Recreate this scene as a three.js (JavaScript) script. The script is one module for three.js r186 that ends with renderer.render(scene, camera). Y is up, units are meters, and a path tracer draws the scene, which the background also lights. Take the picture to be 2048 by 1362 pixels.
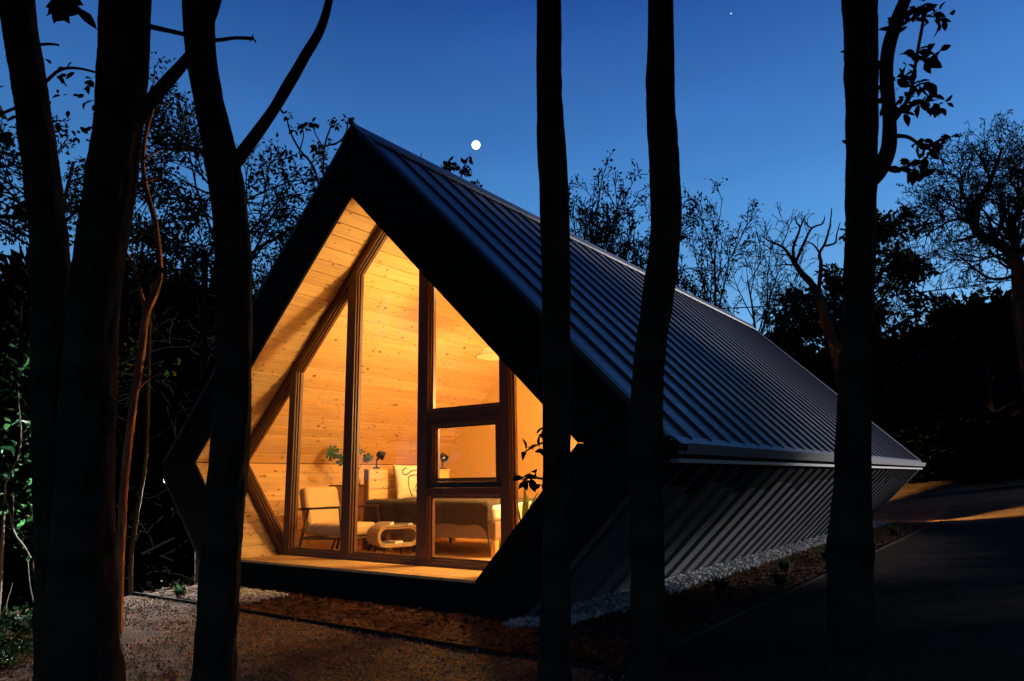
import * as THREE from 'three';
import { RoundedBoxGeometry } from 'three/addons/geometries/RoundedBoxGeometry.js';
import { RectAreaLightUniformsLib } from 'three/addons/lights/RectAreaLightUniformsLib.js';
import { mergeGeometries } from 'three/addons/utils/BufferGeometryUtils.js';

// ---------------------------------------------------------------- camera, sky, light, exposure
const V = (x, y, z) => new THREE.Vector3(x, y, z);
const scene = new THREE.Scene();
const FPX = 1413.8, CX = 1024, CY = 681;                    // focal length and centre in photo pixels
const camera = new THREE.PerspectiveCamera(2 * Math.atan(CY / FPX) * 180 / Math.PI, 2048 / 1362, 0.05, 1200);
camera.position.set(6.4444, 1.2314, 5.4413);
camera.rotation.set(0.1961, 0.6347, -0.0151, 'YXZ');
camera.updateMatrixWorld(true);
const at = (u, v, d) => V((u - CX) / FPX * d, -(v - CY) / FPX * d, -d).applyMatrix4(camera.matrixWorld);   // photo pixel and depth to a point

const renderer = new THREE.WebGLRenderer({ antialias: true });
renderer.setSize(1024, 681);
renderer.toneMapping = THREE.LinearToneMapping;
renderer.toneMappingExposure = 1;
renderer.shadowMap.enabled = true;

const lin = c => (c /= 255) <= 0.04045 ? c / 12.92 : Math.pow((c + 0.055) / 1.055, 2.4);
const sm = (a, b, x) => { x = Math.min(1, Math.max(0, (x - a) / (b - a))); return x * x * (3 - 2 * x); };
function rng(seed) { let a = seed >>> 0; return () => { a = (a + 0x6D2B79F5) | 0; let t = Math.imul(a ^ (a >>> 15), 1 | a); t = (t + Math.imul(t ^ (t >>> 7), 61 | t)) ^ t; return ((t ^ (t >>> 14)) >>> 0) / 4294967296; }; }
const hash = (x, y, s) => { let h = (Math.imul(x, 374761393) + Math.imul(y, 668265263) + Math.imul(s, 974634777)) | 0; h = Math.imul(h ^ (h >>> 13), 1274126177); return ((h ^ (h >>> 16)) >>> 0) / 4294967296; };
function vnoise(x, y, per, s) {                              // value noise, wraps at per
  const xi = Math.floor(x), yi = Math.floor(y), fx = x - xi, fy = y - yi, u = fx * fx * (3 - 2 * fx), w = fy * fy * (3 - 2 * fy);
  const m = (a, p) => ((a % p) + p) % p, px = Array.isArray(per) ? per[0] : per, py = Array.isArray(per) ? per[1] : per;
  const a = hash(m(xi, px), m(yi, py), s), b = hash(m(xi + 1, px), m(yi, py), s), c = hash(m(xi, px), m(yi + 1, py), s), d = hash(m(xi + 1, px), m(yi + 1, py), s);
  return (a + (b - a) * u) * (1 - w) + (c + (d - c) * u) * w;
}
const fbm = (x, y, per, s, oct = 4) => { let v = 0, a = 0.5, t = 0; for (let i = 0; i < oct; i++) { v += a * vnoise(x, y, per, s + i); t += a; x *= 2; y *= 2; per = Array.isArray(per) ? per.map(p => p * 2) : per * 2; a *= 0.5; } return v / t; };

{ // dusk sky: deep blue overhead, paler low down and towards the afterglow on the right
  const W = 512, H = 256, data = new Float32Array(W * H * 4);
  const stops = [[0, 138, 188, 226], [6, 122, 180, 226], [12, 100, 165, 222], [20, 74, 138, 204], [26, 60, 118, 188], [37, 33, 76, 149], [60, 15, 38, 90], [90, 9, 24, 64]];
  const glowAz = Math.atan2(-0.45, 0.89);                    // z, x of the afterglow
  for (let j = 0; j < H; j++) for (let i = 0; i < W; i++) {
    const el = ((j + 0.5) / H - 0.5) * 180, az = ((i + 0.5) / W - 0.5) * 2 * Math.PI, e = Math.max(0, el);
    let k = 0; while (k < stops.length - 2 && stops[k + 1][0] < e) k++;
    const t = (e - stops[k][0]) / (stops[k + 1][0] - stops[k][0]);
    const c = [1, 2, 3].map(n => lin(stops[k][n]) * (1 - t) + lin(stops[k + 1][n]) * t);
    let da = Math.abs(az - glowAz); if (da > Math.PI) da = 2 * Math.PI - da;
    const g = 0.5 + 0.5 * Math.cos(da), low = Math.exp(-e / 22);
    const cl = 0.84 + 0.32 * fbm(i / W * 14 + 2 * j / H, j / H * 26, [14, 26], 77, 5);
    const o = (j * W + i) * 4, b = (0.94 + 0.36 * g) * cl;
    data[o] = c[0] * b * (1 + 0.5 * g * g * low); data[o + 1] = c[1] * b * (1 + 0.1 * g * g * low); data[o + 2] = c[2] * b; data[o + 3] = 1;
  }
  const sky = new THREE.DataTexture(data, W, H, THREE.RGBAFormat, THREE.FloatType);
  sky.mapping = THREE.EquirectangularReflectionMapping; sky.magFilter = sky.minFilter = THREE.LinearFilter; sky.wrapS = THREE.RepeatWrapping; sky.needsUpdate = true;
  scene.background = sky; scene.environment = sky;
}
const sun = new THREE.DirectionalLight(new THREE.Color(1, 0.93, 0.88), 3.3);   // last afterglow, low and very soft
sun.position.set(30, 7.2, -44.5); sun.target.position.set(0, 0, -6);
sun.castShadow = true; sun.shadow.radius = 7; sun.shadow.mapSize.set(2048, 2048);
Object.assign(sun.shadow.camera, { left: -35, right: 35, top: 25, bottom: -25, near: 0.5, far: 140 });
scene.add(sun, sun.target);

// ---------------------------------------------------------------- helpers
const taken = new Map();
const numbered = n => { const k = taken.get(n) || 0; taken.set(n, k + 1); return k ? `${n}_${String(k).padStart(3, '0')}` : n; };
function tag(o, label, category, group, kind) { if (label) o.userData.label = label; if (category) o.userData.category = category; if (group) o.userData.group = group; if (kind) o.userData.kind = kind; return o; }
function thing(name, label, category, group, pos = [0, 0, 0], turn = 0) { const o = new THREE.Group(); o.name = numbered(name); o.position.set(...pos); o.rotation.y = turn; scene.add(o); return tag(o, label, category, group); }
function mesh(name, geo, mat, parent = scene) { const m = new THREE.Mesh(geo, mat); m.name = parent === scene ? numbered(name) : name; m.castShadow = m.receiveShadow = true; parent.add(m); return m; }
const structure = (name, geo, mat, label) => tag(mesh(name, geo, mat), label, null, null, 'structure');

class MB {                                                    // collects tubes, leaves and boxes into one mesh
  constructor() { this.p = []; this.n = []; this.u = []; this.c = []; this.i = []; }
  vert(p, n, u, v, c) { this.p.push(p.x, p.y, p.z); this.n.push(n.x, n.y, n.z); this.u.push(u, v); this.c.push(c ? c[0] : 1, c ? c[1] : 1, c ? c[2] : 1); return this.p.length / 3 - 1; }
  tube(pts, rad, sides = 6, rough = 0, seed = 1, uoff = 0) {
    let nrm = null, prev = null, vl = uoff; const T = V(), B = V(), N = V(), P = V();
    for (let k = 0; k < pts.length; k++) {
      T.copy(pts[Math.min(k + 1, pts.length - 1)]).sub(pts[Math.max(k - 1, 0)]).normalize();
      if (!nrm) nrm = Math.abs(T.y) > 0.9 ? V(1, 0, 0) : V(0, 1, 0);
      nrm = nrm.clone().addScaledVector(T, -nrm.dot(T)).normalize(); B.crossVectors(T, nrm);
      if (k) vl += pts[k].distanceTo(pts[k - 1]);
      for (let s = 0; s <= sides; s++) {
        const a = s / sides * Math.PI * 2; N.copy(nrm).multiplyScalar(Math.cos(a)).addScaledVector(B, Math.sin(a));
        let r = rad[k]; if (rough) r *= 1 + rough * (vnoise(s % sides * 0.9, vl * 7, [Math.max(1, Math.round(sides * 0.9)), 9999], seed) - 0.5) * 2 + rough * 0.8 * (vnoise(s % sides * 0.35, vl * 2, [Math.max(1, Math.round(sides * 0.35)), 9999], seed + 9) - 0.5);
        P.copy(pts[k]).addScaledVector(N, r);
        const i = this.vert(P, N, s / sides * Math.max(0.12, 2 * Math.PI * rad[0]), vl);
        if (k && s) this.i.push(i - 1, i - sides - 2, i, i, i - sides - 2, i - sides - 1);
      }
    }
    return this;
  }
  leaf(c, dir, len, wid, nrm, col, fold = 0.25) {
    const side = V().crossVectors(dir, nrm).normalize(), n = V().crossVectors(side, dir).normalize();
    const a = c, m = c.clone().addScaledVector(dir, len * 0.45), l = m.clone().addScaledVector(side, wid / 2).addScaledVector(n, wid * fold), r = m.clone().addScaledVector(side, -wid / 2).addScaledVector(n, wid * fold), t = c.clone().addScaledVector(dir, len);
    if (this.fine) {
      const e = (k, w, s) => c.clone().addScaledVector(dir, len * k).addScaledVector(side, s * wid * w).addScaledVector(n, wid * fold * w * 2 - len * 0.12 * k * k), P = [a, e(0.22, 0.36, 1), e(0.5, 0.5, 1), e(0.78, 0.3, 1), e(1, 0, 1), e(0.78, 0.3, -1), e(0.5, 0.5, -1), e(0.22, 0.36, -1), e(0.5, 0, 1)], i = this.p.length / 3;
      P.forEach(q => this.vert(q, n, 0, 0, col)); for (let k = 0; k < 8; k++) this.i.push(i + 8, i + (k + 1) % 8, i + k); return this;
    }
    const i = this.vert(a, n, 0, 0, col); this.vert(l, n, 0.5, 0.5, col); this.vert(t, n, 0, 1, col); this.vert(r, n, -0.5, 0.5, col);
    this.i.push(i, i + 2, i + 1, i, i + 3, i + 2); return this;
  }
  geo() { const g = new THREE.BufferGeometry(); g.setAttribute('position', new THREE.Float32BufferAttribute(this.p, 3)); g.setAttribute('normal', new THREE.Float32BufferAttribute(this.n, 3)); g.setAttribute('uv', new THREE.Float32BufferAttribute(this.u, 2)); g.setAttribute('color', new THREE.Float32BufferAttribute(this.c, 3)); g.setIndex(this.i); return g; }
  smooth() { const g = this.geo(); g.computeVertexNormals(); return g; }
}
const spline = (pts, rad, n) => {                             // smooth resample of a path with radii
  const c = new THREE.CatmullRomCurve3(pts, false, 'centripetal'), P = [], Rr = [], m = pts.length - 1;
  for (let k = 0; k <= n; k++) { const t = k / n * m, i = Math.min(m - 1, Math.floor(t)), f = t - i; P.push(c.getPoint(k / n)); Rr.push(rad[i] * (1 - f) + rad[i + 1] * f); }
  return [P, Rr];
};
// prism of a convex or concave outline (x, y) from z0 to z1, uv in metres (u along z on the sides)
function prism(poly, z0, z1, uo = 0, vo = 0) {
  const area = poly.reduce((s, p, i) => { const q = poly[(i + 1) % poly.length]; return s + p[0] * q[1] - q[0] * p[1]; }, 0);
  const P = area > 0 ? poly : [...poly].reverse(), p = [], n = [], u = [], idx = []; let len = vo;
  for (let i = 0; i < P.length; i++) {
    const a = P[i], b = P[(i + 1) % P.length], dx = b[0] - a[0], dy = b[1] - a[1], l = Math.hypot(dx, dy), k = p.length / 3;
    for (const [q, v] of [[a, len], [b, len + l]]) for (const z of [z0, z1]) { p.push(q[0], q[1], z); n.push(dy / l, -dx / l, 0); u.push(z + uo, v); }
    idx.push(k, k + 2, k + 1, k + 1, k + 2, k + 3); len += l;
  }
  const tris = THREE.ShapeUtils.triangulateShape(P.map(q => new THREE.Vector2(q[0], q[1])), []);
  for (const [z, s] of [[Math.max(z0, z1), 1], [Math.min(z0, z1), -1]]) {
    const k = p.length / 3; for (const q of P) { p.push(q[0], q[1], z); n.push(0, 0, s); u.push(q[1] + uo, q[0] + vo); }
    for (const t of tris) idx.push(k + t[0], k + t[s > 0 ? 1 : 2], k + t[s > 0 ? 2 : 1]);
  }
  if (z0 > z1) for (let i = 0; i < P.length * 6; i += 3) [idx[i + 1], idx[i + 2]] = [idx[i + 2], idx[i + 1]];
  // sides were wound for z1 > z0
  const g = new THREE.BufferGeometry(); g.setAttribute('position', new THREE.Float32BufferAttribute(p, 3)); g.setAttribute('normal', new THREE.Float32BufferAttribute(n, 3)); g.setAttribute('uv', new THREE.Float32BufferAttribute(u, 2)); g.setIndex(idx); return g;
}
function prismX(poly, x0, x1, uo, vo) {                      // outline given as (z, y), drawn along x
  const g = prism(poly, x0, x1, uo, vo);
  for (const n of ['position', 'normal']) { const A = g.attributes[n].array; for (let i = 0; i < A.length; i += 3) [A[i], A[i + 2]] = [A[i + 2], A[i]]; }
  const I = g.index.array; for (let i = 0; i < I.length; i += 3) [I[i + 1], I[i + 2]] = [I[i + 2], I[i + 1]];
  return g;
}
const box = (x0, x1, y0, y1, z0, z1) => prism([[x0, y0], [x1, y0], [x1, y1], [x0, y1]], z0, z1);
const rbox = (w, h, d, r, x = 0, y = 0, z = 0) => new RoundedBoxGeometry(w, h, d, 4, r).translate(x, y, z);
function holed(outer, hole, z0, z1) { const s = new THREE.Shape(outer.map(p => new THREE.Vector2(...p))); s.holes.push(new THREE.Path(hole.map(p => new THREE.Vector2(...p)))); return new THREE.ExtrudeGeometry(s, { depth: z1 - z0, bevelEnabled: false }).translate(0, 0, z0); }
function clip(poly, a, b, c) { const out = [], f = p => a * p[0] + b * p[1] - c; for (let i = 0; i < poly.length; i++) { const p = poly[i], q = poly[(i + 1) % poly.length], fp = f(p), fq = f(q); if (fp <= 0) out.push(p); if (fp < 0 && fq > 0 || fp > 0 && fq < 0) { const t = fp / (fp - fq); out.push([p[0] + (q[0] - p[0]) * t, p[1] + (q[1] - p[1]) * t]); } } return out; }
const band = (poly, x0, x1, y0 = -99, y1 = 99) => clip(clip(clip(clip(poly, 1, 0, x1), -1, 0, -x0), 0, 1, y1), 0, -1, -y0);
function inset(poly, ds) {                                    // convex outline moved inwards
  const A = poly.reduce((s, p, i) => { const q = poly[(i + 1) % poly.length]; return s + p[0] * q[1] - q[0] * p[1]; }, 0), sg = A > 0 ? 1 : -1; let out = poly;
  for (let i = 0; i < poly.length; i++) { const p = poly[i], q = poly[(i + 1) % poly.length], l = Math.hypot(q[0] - p[0], q[1] - p[1]), nx = sg * (q[1] - p[1]) / l, ny = -sg * (q[0] - p[0]) / l; out = clip(out, nx, ny, nx * p[0] + ny * p[1] - (Array.isArray(ds) ? ds[i] : ds)); }
  return out;
}

// ---------------------------------------------------------------- textures and materials
function tex(w, h, fn, srgb = true) {
  const d = new Uint8Array(w * h * 4);
  for (let j = 0; j < h; j++) for (let i = 0; i < w; i++) { const c = fn(i / w, j / h), o = (j * w + i) * 4; d[o] = c[0]; d[o + 1] = c[1]; d[o + 2] = c[2]; d[o + 3] = 255; }
  const t = new THREE.DataTexture(d, w, h, THREE.RGBAFormat); t.wrapS = t.wrapT = THREE.RepeatWrapping; t.magFilter = THREE.LinearFilter; t.minFilter = THREE.LinearMipmapLinearFilter; t.generateMipmaps = true; if (srgb) t.colorSpace = THREE.SRGBColorSpace; t.needsUpdate = true; return t;
}
const rep = (t, a, b) => { t.repeat.set(a, b); return t; };
const std = (o) => new THREE.MeshStandardMaterial(o), matte = (o, k = 0.2) => new THREE.MeshPhysicalMaterial({ specularIntensity: k, ...o });
const clampB = x => Math.max(0, Math.min(255, x));
function pineTexture() {                                      // 4.4 m of grain by 2.2 m across, with knots
  const W = 1280, H = 640, r = rng(5), knots = [];
  for (let k = 0; k < 240; k++) knots.push([r() * W, r() * H, 1.6 + r() * r() * 4.2, r() * 0.6 + 0.4]);
  const cell = new Map(); knots.forEach(k => { for (let a = -1; a <= 1; a++) for (let b = -1; b <= 1; b++) { const key = `${Math.floor(k[0] / 40) + a},${Math.floor(k[1] / 40) + b}`; if (!cell.has(key)) cell.set(key, []); cell.get(key).push(k); } });
  return tex(W, H, (u, v) => {
    const x = u * W, y = v * H; let kn = 0, bend = 0;
    for (const k of cell.get(`${Math.floor(x / 40)},${Math.floor(y / 40)}`) || []) { const dx = (x - k[0]) / 1.7, dy = y - k[1], d = Math.hypot(dx, dy); kn = Math.max(kn, k[3] * (1 - sm(k[2] * 0.7, k[2] * 1.5, d))); bend += Math.exp(-d * d / (k[2] * k[2] * 10)) * 0.5 * Math.sign(dy); }
    const g = fbm(u * 6, v * 90 + bend * 2, [6, 90], 3, 3) - 0.5, broad = fbm(u * 4, v * 12, [4, 12], 31, 3) - 0.5;
    const m = 1 + g * 0.16 + broad * 0.14;
    return [clampB(216 * m * (1 - kn * 0.52)), clampB(177 * m * (1 - kn * 0.64)), clampB(124 * m * (1 - g * 0.1) * (1 - kn * 0.7))];
  });
}
const pine = rep(pineTexture(), 1 / 4.4, 1 / 2.2);
const barkBump = tex(256, 512, (u, v) => { const n = fbm(u * 14, v * 9, [14, 9], 41, 4), m = Math.abs(fbm(u * 7, v * 4, [7, 4], 51, 3) - 0.5) * 2; const g = clampB(255 * Math.min(1, 0.75 * n + 0.6 * m)); return [g, g, g]; }, false);
const barkCol = tex(256, 512, (u, v) => { const n = fbm(u * 12, v * 8, [12, 8], 61, 4), m = 0.55 + 0.9 * n; return [50 * m, 43 * m, 37 * m].map(clampB); });
const soilCol = tex(1024, 1024, (u, v) => { const f = hash(Math.floor(u * 1024), Math.floor(v * 1024), 8), g = vnoise(u * 300, v * 300, 300, 2), n = fbm(u * 24, v * 24, 24, 14, 5), b = fbm(u * 5, v * 5, 5, 15, 3); const m = 0.35 + 0.5 * n + 0.35 * g + 0.45 * b * b + (f > 0.93 ? 0.55 : 0); return [120 * m, 92 * m, 70 * m].map(clampB); });
const soilBump = tex(1024, 1024, (u, v) => { const g = clampB(255 * (0.5 * vnoise(u * 220, v * 220, 220, 2) + 0.3 * fbm(u * 40, v * 40, 40, 14, 3) + 0.2 * vnoise(u * 512, v * 512, 512, 5))); return [g, g, g]; }, false);
const plasterBump = tex(256, 256, (u, v) => { const g = clampB(255 * fbm(u * 20, v * 20, 20, 90, 4)); return [g, g, g]; }, false);
const weaveBump = tex(256, 256, (u, v) => { const g = clampB(128 + 90 * Math.sin(u * Math.PI * 64) * Math.sin(v * Math.PI * 64) + 60 * (vnoise(u * 128, v * 128, 128, 4) - 0.5)); return [g, g, g]; }, false);
const metalRough = tex(512, 512, (u, v) => { const n = fbm(u * 8, v * 30, [8, 30], 19, 4), g = clampB(255 * (0.75 + 0.35 * (n - 0.5) + 0.18 * (fbm(u * 60, v * 60, 60, 29, 2) - 0.5))); return [g, g, g]; }, false);
const panBump = tex(256, 256, (u, v) => { const g = clampB(255 * fbm(u * 5, v * 3, [5, 3], 219, 3)); return [g, g, g]; }, false);
const metalCol = tex(512, 512, (u, v) => { const n = fbm(u * 6, v * 6, 6, 119, 5), s = fbm(u * 40, v * 5, [40, 5], 129, 3), m = 0.88 + 0.16 * n + 0.10 * s; return [106 * m, 107 * m, 112 * m].map(clampB); });

const M = {
  pine: [0, 1, 2].map(k => std({ map: pine, roughness: 0.62, color: [new THREE.Color(1, 1, 1), new THREE.Color(0.9, 0.86, 0.82), new THREE.Color(0.97, 0.92, 0.84)][k] })),
  deck: std({ map: pine, roughness: 0.6, color: new THREE.Color(1, 0.94, 0.85) }),
  frame: std({ color: new THREE.Color(0.10, 0.036, 0.018), roughness: 0.5 }),
  bead: std({ color: new THREE.Color(0.22, 0.1, 0.05), roughness: 0.5 }),
  blackTrim: matte({ color: new THREE.Color(0.01, 0.01, 0.01), roughness: 0.9 }),
  carcass: matte({ color: new THREE.Color(0.02, 0.02, 0.02), roughness: 0.9 }),
  roof: [0, 1, 2].map(k => std({ map: metalCol, roughnessMap: metalRough, roughness: 0.5, bumpMap: rep(panBump, 0.7, 0.7), bumpScale: 0.006, color: new THREE.Color().setScalar([1, 0.94, 1.05][k]) })),
  seam: std({ map: metalCol, roughness: 0.5, color: new THREE.Color(0.8, 0.8, 0.8) }),
  flash: std({ color: new THREE.Color(0.16, 0.165, 0.18), roughness: 0.45 }),
  darkFlash: std({ color: new THREE.Color(0.03, 0.031, 0.035), roughness: 0.5 }),
  gutter: std({ color: new THREE.Color(0.34, 0.35, 0.37), roughness: 0.4 }),
  plaster: std({ color: new THREE.Color(0.58, 0.36, 0.13), roughness: 0.9, bumpMap: rep(plasterBump, 1, 1), bumpScale: 0.003 }),
  glass: new THREE.MeshPhysicalMaterial({ color: 0xffffff, transmission: 1, thickness: 0, roughness: 0.02, ior: 1.45 }),
  bark: matte({ map: barkCol, bumpMap: barkBump, bumpScale: 0.03, roughness: 1 }),
  twig: matte({ color: new THREE.Color(0.022, 0.018, 0.015), roughness: 1 }),
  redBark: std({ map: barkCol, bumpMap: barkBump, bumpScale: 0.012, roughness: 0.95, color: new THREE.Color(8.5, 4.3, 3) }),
  stem: matte({ color: new THREE.Color(0.13, 0.1, 0.08), roughness: 1 }),
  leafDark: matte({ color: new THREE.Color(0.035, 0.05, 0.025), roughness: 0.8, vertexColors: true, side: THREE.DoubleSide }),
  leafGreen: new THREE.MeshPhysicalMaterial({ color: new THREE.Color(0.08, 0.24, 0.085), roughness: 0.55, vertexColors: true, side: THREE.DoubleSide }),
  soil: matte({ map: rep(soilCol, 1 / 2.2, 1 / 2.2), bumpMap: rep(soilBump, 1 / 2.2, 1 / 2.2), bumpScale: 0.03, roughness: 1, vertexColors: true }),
  linen: std({ color: new THREE.Color(0.66, 0.42, 0.22), roughness: 0.95, bumpMap: weaveBump, bumpScale: 0.002 }),
  white: std({ color: new THREE.Color(0.78, 0.74, 0.68), roughness: 0.9 }),
  fur: std({ color: new THREE.Color(0.055, 0.036, 0.024), roughness: 1, vertexColors: true }),
  fleece: std({ color: new THREE.Color(0.62, 0.55, 0.45), roughness: 1, vertexColors: true }),
  bedBase: std({ color: new THREE.Color(0.26, 0.18, 0.12), roughness: 0.9, bumpMap: weaveBump, bumpScale: 0.002 }),
  walnut: std({ color: new THREE.Color(0.07, 0.03, 0.016), roughness: 0.5 }),
  rattan: std({ color: new THREE.Color(0.5, 0.32, 0.17), roughness: 0.7, bumpMap: rep(weaveBump.clone(), 5, 5), bumpScale: 0.006 }),
  blackMetal: std({ color: new THREE.Color(0.012, 0.011, 0.01), roughness: 0.45 }),
  pot: std({ color: new THREE.Color(0.5, 0.4, 0.3), roughness: 0.8 }),
  stone: std({ color: new THREE.Color(0.45, 0.455, 0.47), roughness: 0.95 }),
  mulch: matte({ color: new THREE.Color(0.12, 0.062, 0.045), roughness: 1 }),
  steel: matte({ color: new THREE.Color(0.03, 0.025, 0.022), roughness: 0.9 }),
};

// ---------------------------------------------------------------- ground
const DK = 0.3095;                                            // deck and floor level above the ground
function hGround(x, z) {
  const edge = -2.25 + 0.18 * Math.sin(z * 1.3) + 0.25 * sm(1, 4, z), d = Math.max(0, edge - x);
  let y = -0.5 * d * sm(0, 1.2, d); y = Math.max(y, -3.6 + 0.02 * d) ;
  const back = Math.max(0, -17 - z); y += 0.085 * Math.min(back, 22) * sm(0, 3, back) * sm(-14, -4, x);
  return y;
}
{
  const N = 320, p = [], u = [], col = [], idx = [], f = s => Math.sign(s) * (Math.abs(s) * 11 + Math.pow(Math.abs(s), 5) * 320), cx = 1, cz = 0;
  for (let j = 0; j <= N; j++) for (let i = 0; i <= N; i++) {
    const x = cx + f(i / N * 2 - 1), z = cz + f(j / N * 2 - 1), near = Math.exp(-Math.hypot(x - 1, z - 2) / 9);
    const bump = (fbm(x * 1.1 + 50, z * 1.1 + 50, 4096, 5, 3) - 0.5) * 0.07 + (fbm(x * 4 + 90, z * 4 + 90, 4096, 6, 3) - 0.5) * 0.045;
    p.push(x, hGround(x, z) + bump * (z > 1.15 || x > 4.1 || x < -2.3 || z < -17 ? 1 : 0.25) * near, z); u.push(x, z); const dk = x > 4.05 && z < 6 ? 0.3 : z < -17.5 ? 0.45 : 1; col.push(dk * (dk < 1 ? 0.8 : 1), dk * (dk < 1 ? 0.9 : 1), dk);  // drive is darker earth; behind the cabin shade is put into the ground colour
    if (i && j) { const a = j * (N + 1) + i; idx.push(a, a - N - 1, a - 1, a - 1, a - N - 1, a - N - 2); }
  }
  const g = new THREE.BufferGeometry(); g.setAttribute('position', new THREE.Float32BufferAttribute(p, 3)); g.setAttribute('uv', new THREE.Float32BufferAttribute(u, 2)); g.setAttribute('color', new THREE.Float32BufferAttribute(col, 3)); g.setIndex(idx); g.computeVertexNormals();
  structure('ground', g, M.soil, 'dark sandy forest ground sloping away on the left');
}

// ---------------------------------------------------------------- cabin
const IN = { a: 4.4 + DK, w: 3.145, h: 1.2455 + DK, b: 1.9666 };                 // inner outline
const OUT = { a: 5.2955 + DK, w: 4.0267, h: 1.1714 + DK, b: 2.51 };              // outer outline
const LEN = 15.22, ROOM = -5.05, GL = -0.62;
const innerHex = [[IN.b, DK], [IN.w, IN.h], [0, IN.a], [-IN.w, IN.h], [-IN.b, DK]];
const outerHex = [[OUT.b, -0.6], [OUT.b, 0], [OUT.w, OUT.h], [0, OUT.a], [-OUT.w, OUT.h], [-OUT.b, 0], [-OUT.b, -0.6]];
const cabin = thing('cabin', 'black metal-clad cabin with pointed hexagonal gable and warmly lit glazed front', 'cabin');
const lerp2 = (a, b, t) => [a[0] + (b[0] - a[0]) * t, a[1] + (b[1] - a[1]) * t];
const T0 = 0.024;                                             // lining thickness
const lin5 = (() => { const o = innerHex.map(p => [...p]); const k = 1 + T0 / 1.6; return o.map(p => [p[0] * k, IN.h + (p[1] - IN.h) * k]); })();   // outline just behind the lining
{ // carcass: five solid slabs between lining and cladding
  const o = { R: [OUT.w, OUT.h], A: [0, OUT.a], L: [-OUT.w, OUT.h], RB: [OUT.b, 0], LB: [-OUT.b, 0] };
  const quads = [['roof_carcass', [o.R, o.A, lin5[2], lin5[1]]], ['roof_carcass', [o.A, o.L, lin5[3], lin5[2]]], ['wall_carcass', [o.RB, o.R, lin5[1], lin5[0]]], ['wall_carcass', [o.L, o.LB, lin5[4], lin5[3]]],
    ['floor_carcass', [[-OUT.b, -0.6], [OUT.b, -0.6], o.RB, [lin5[0][0], DK - 0.03], [lin5[4][0], DK - 0.03], o.LB]]];
  for (const [n, q] of quads) mesh(n, prism(q, -LEN + 0.03, -0.03), M.carcass, cabin);
  // black fascia round the opening, mitred
  const gap = 0.004, f = (name, q) => mesh(name, prism(inset(q, gap / 2), -0.028, 0.004), M.blackTrim, cabin);
  f('fascia_board', [o.R, o.A, innerHex[2], innerHex[1]]); f('fascia_board', [o.A, o.L, innerHex[3], innerHex[2]]);
  f('fascia_board', [o.RB, o.R, innerHex[1], innerHex[0]]); f('fascia_board', [o.L, o.LB, innerHex[4], innerHex[3]]);
  mesh('plinth_board', prism([[-OUT.b, -0.5], [OUT.b, -0.5], [OUT.b, 0], innerHex[0].map((v, i) => i ? v - 0.004 : v), [-IN.b, DK - 0.004], [-OUT.b, 0]], -0.028, 0.002), M.blackTrim, cabin);
}
// boards of the lining: each one a plank running along the cabin, with chamfered edges
function planks(name, a, b, n, z0, z1, seed, mats = M.pine) {
  const r = rng(seed), dx = b[0] - a[0], dy = b[1] - a[1], L = Math.hypot(dx, dy), tx = dx / L, ty = dy / L;
  let nx = -ty, ny = tx; if (nx * (0 - a[0]) + ny * (IN.h + 0.6 - a[1]) > 0) { nx = -nx; ny = -ny; }     // outwards
  const c = 0.006, g = 0.0022;
  for (let k = 0; k < n; k++) {
    const s0 = L * k / n + g, s1 = L * (k + 1) / n - g, lift = (r() - 0.5) * 0.002, q = (s, d) => [a[0] + tx * s + nx * (d + lift), a[1] + ty * s + ny * (d + lift)];
    mesh(name, prism([q(s0 + c, 0), q(s1 - c, 0), q(s1, c), q(s1, T0 - 0.003), q(s0, T0 - 0.003), q(s0, c)], z0, z1, r() * 9, r() * 9), mats[Math.floor(r() * mats.length)], cabin);
  }
}
for (const s of [-1, 1]) {
  const A = [0, IN.a], H = [s * IN.w, IN.h], B = [s * IN.b, DK];
  planks('soffit_board', A, H, 24, GL + 0.004, -0.03, 11 + s); planks('soffit_board', H, B, 9, GL + 0.004, -0.03, 21 + s);
  planks('lining_board', A, H, 24, ROOM + 0.003, GL - 0.13, 31 + s); planks('lining_board', H, B, 9, ROOM + 0.003, GL - 0.13, 41 + s);
}
{ // deck and floor boards
  const r = rng(77);
  for (let k = 0; k < 5; k++) { const z1 = 0.02 - k * 0.128, z0 = z1 - 0.124; mesh('deck_board', prismX([[z0, DK - 0.026], [z1, DK - 0.026], [z1, DK - 0.004], [z1 - 0.004, DK], [z0 + 0.004, DK], [z0, DK - 0.004]], -IN.b + 0.003, IN.b - 0.003, r() * 9, r() * 9), M.deck, cabin); }
  for (let k = 0; k < 20; k++) { const w = IN.b * 2 / 20, x0 = -IN.b + k * w + 0.0015, x1 = x0 + w - 0.003; mesh('floor_board', prism([[x0, DK - 0.025], [x1, DK - 0.025], [x1, DK - 0.002], [x1 - 0.002, DK], [x0 + 0.002, DK], [x0, DK - 0.002]], ROOM + 0.003, GL - 0.13, r() * 9, r() * 9), M.deck, cabin); }
  mesh('partition_wall', prism(innerHex, ROOM - 0.12, ROOM), M.plaster, cabin);
}
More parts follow.
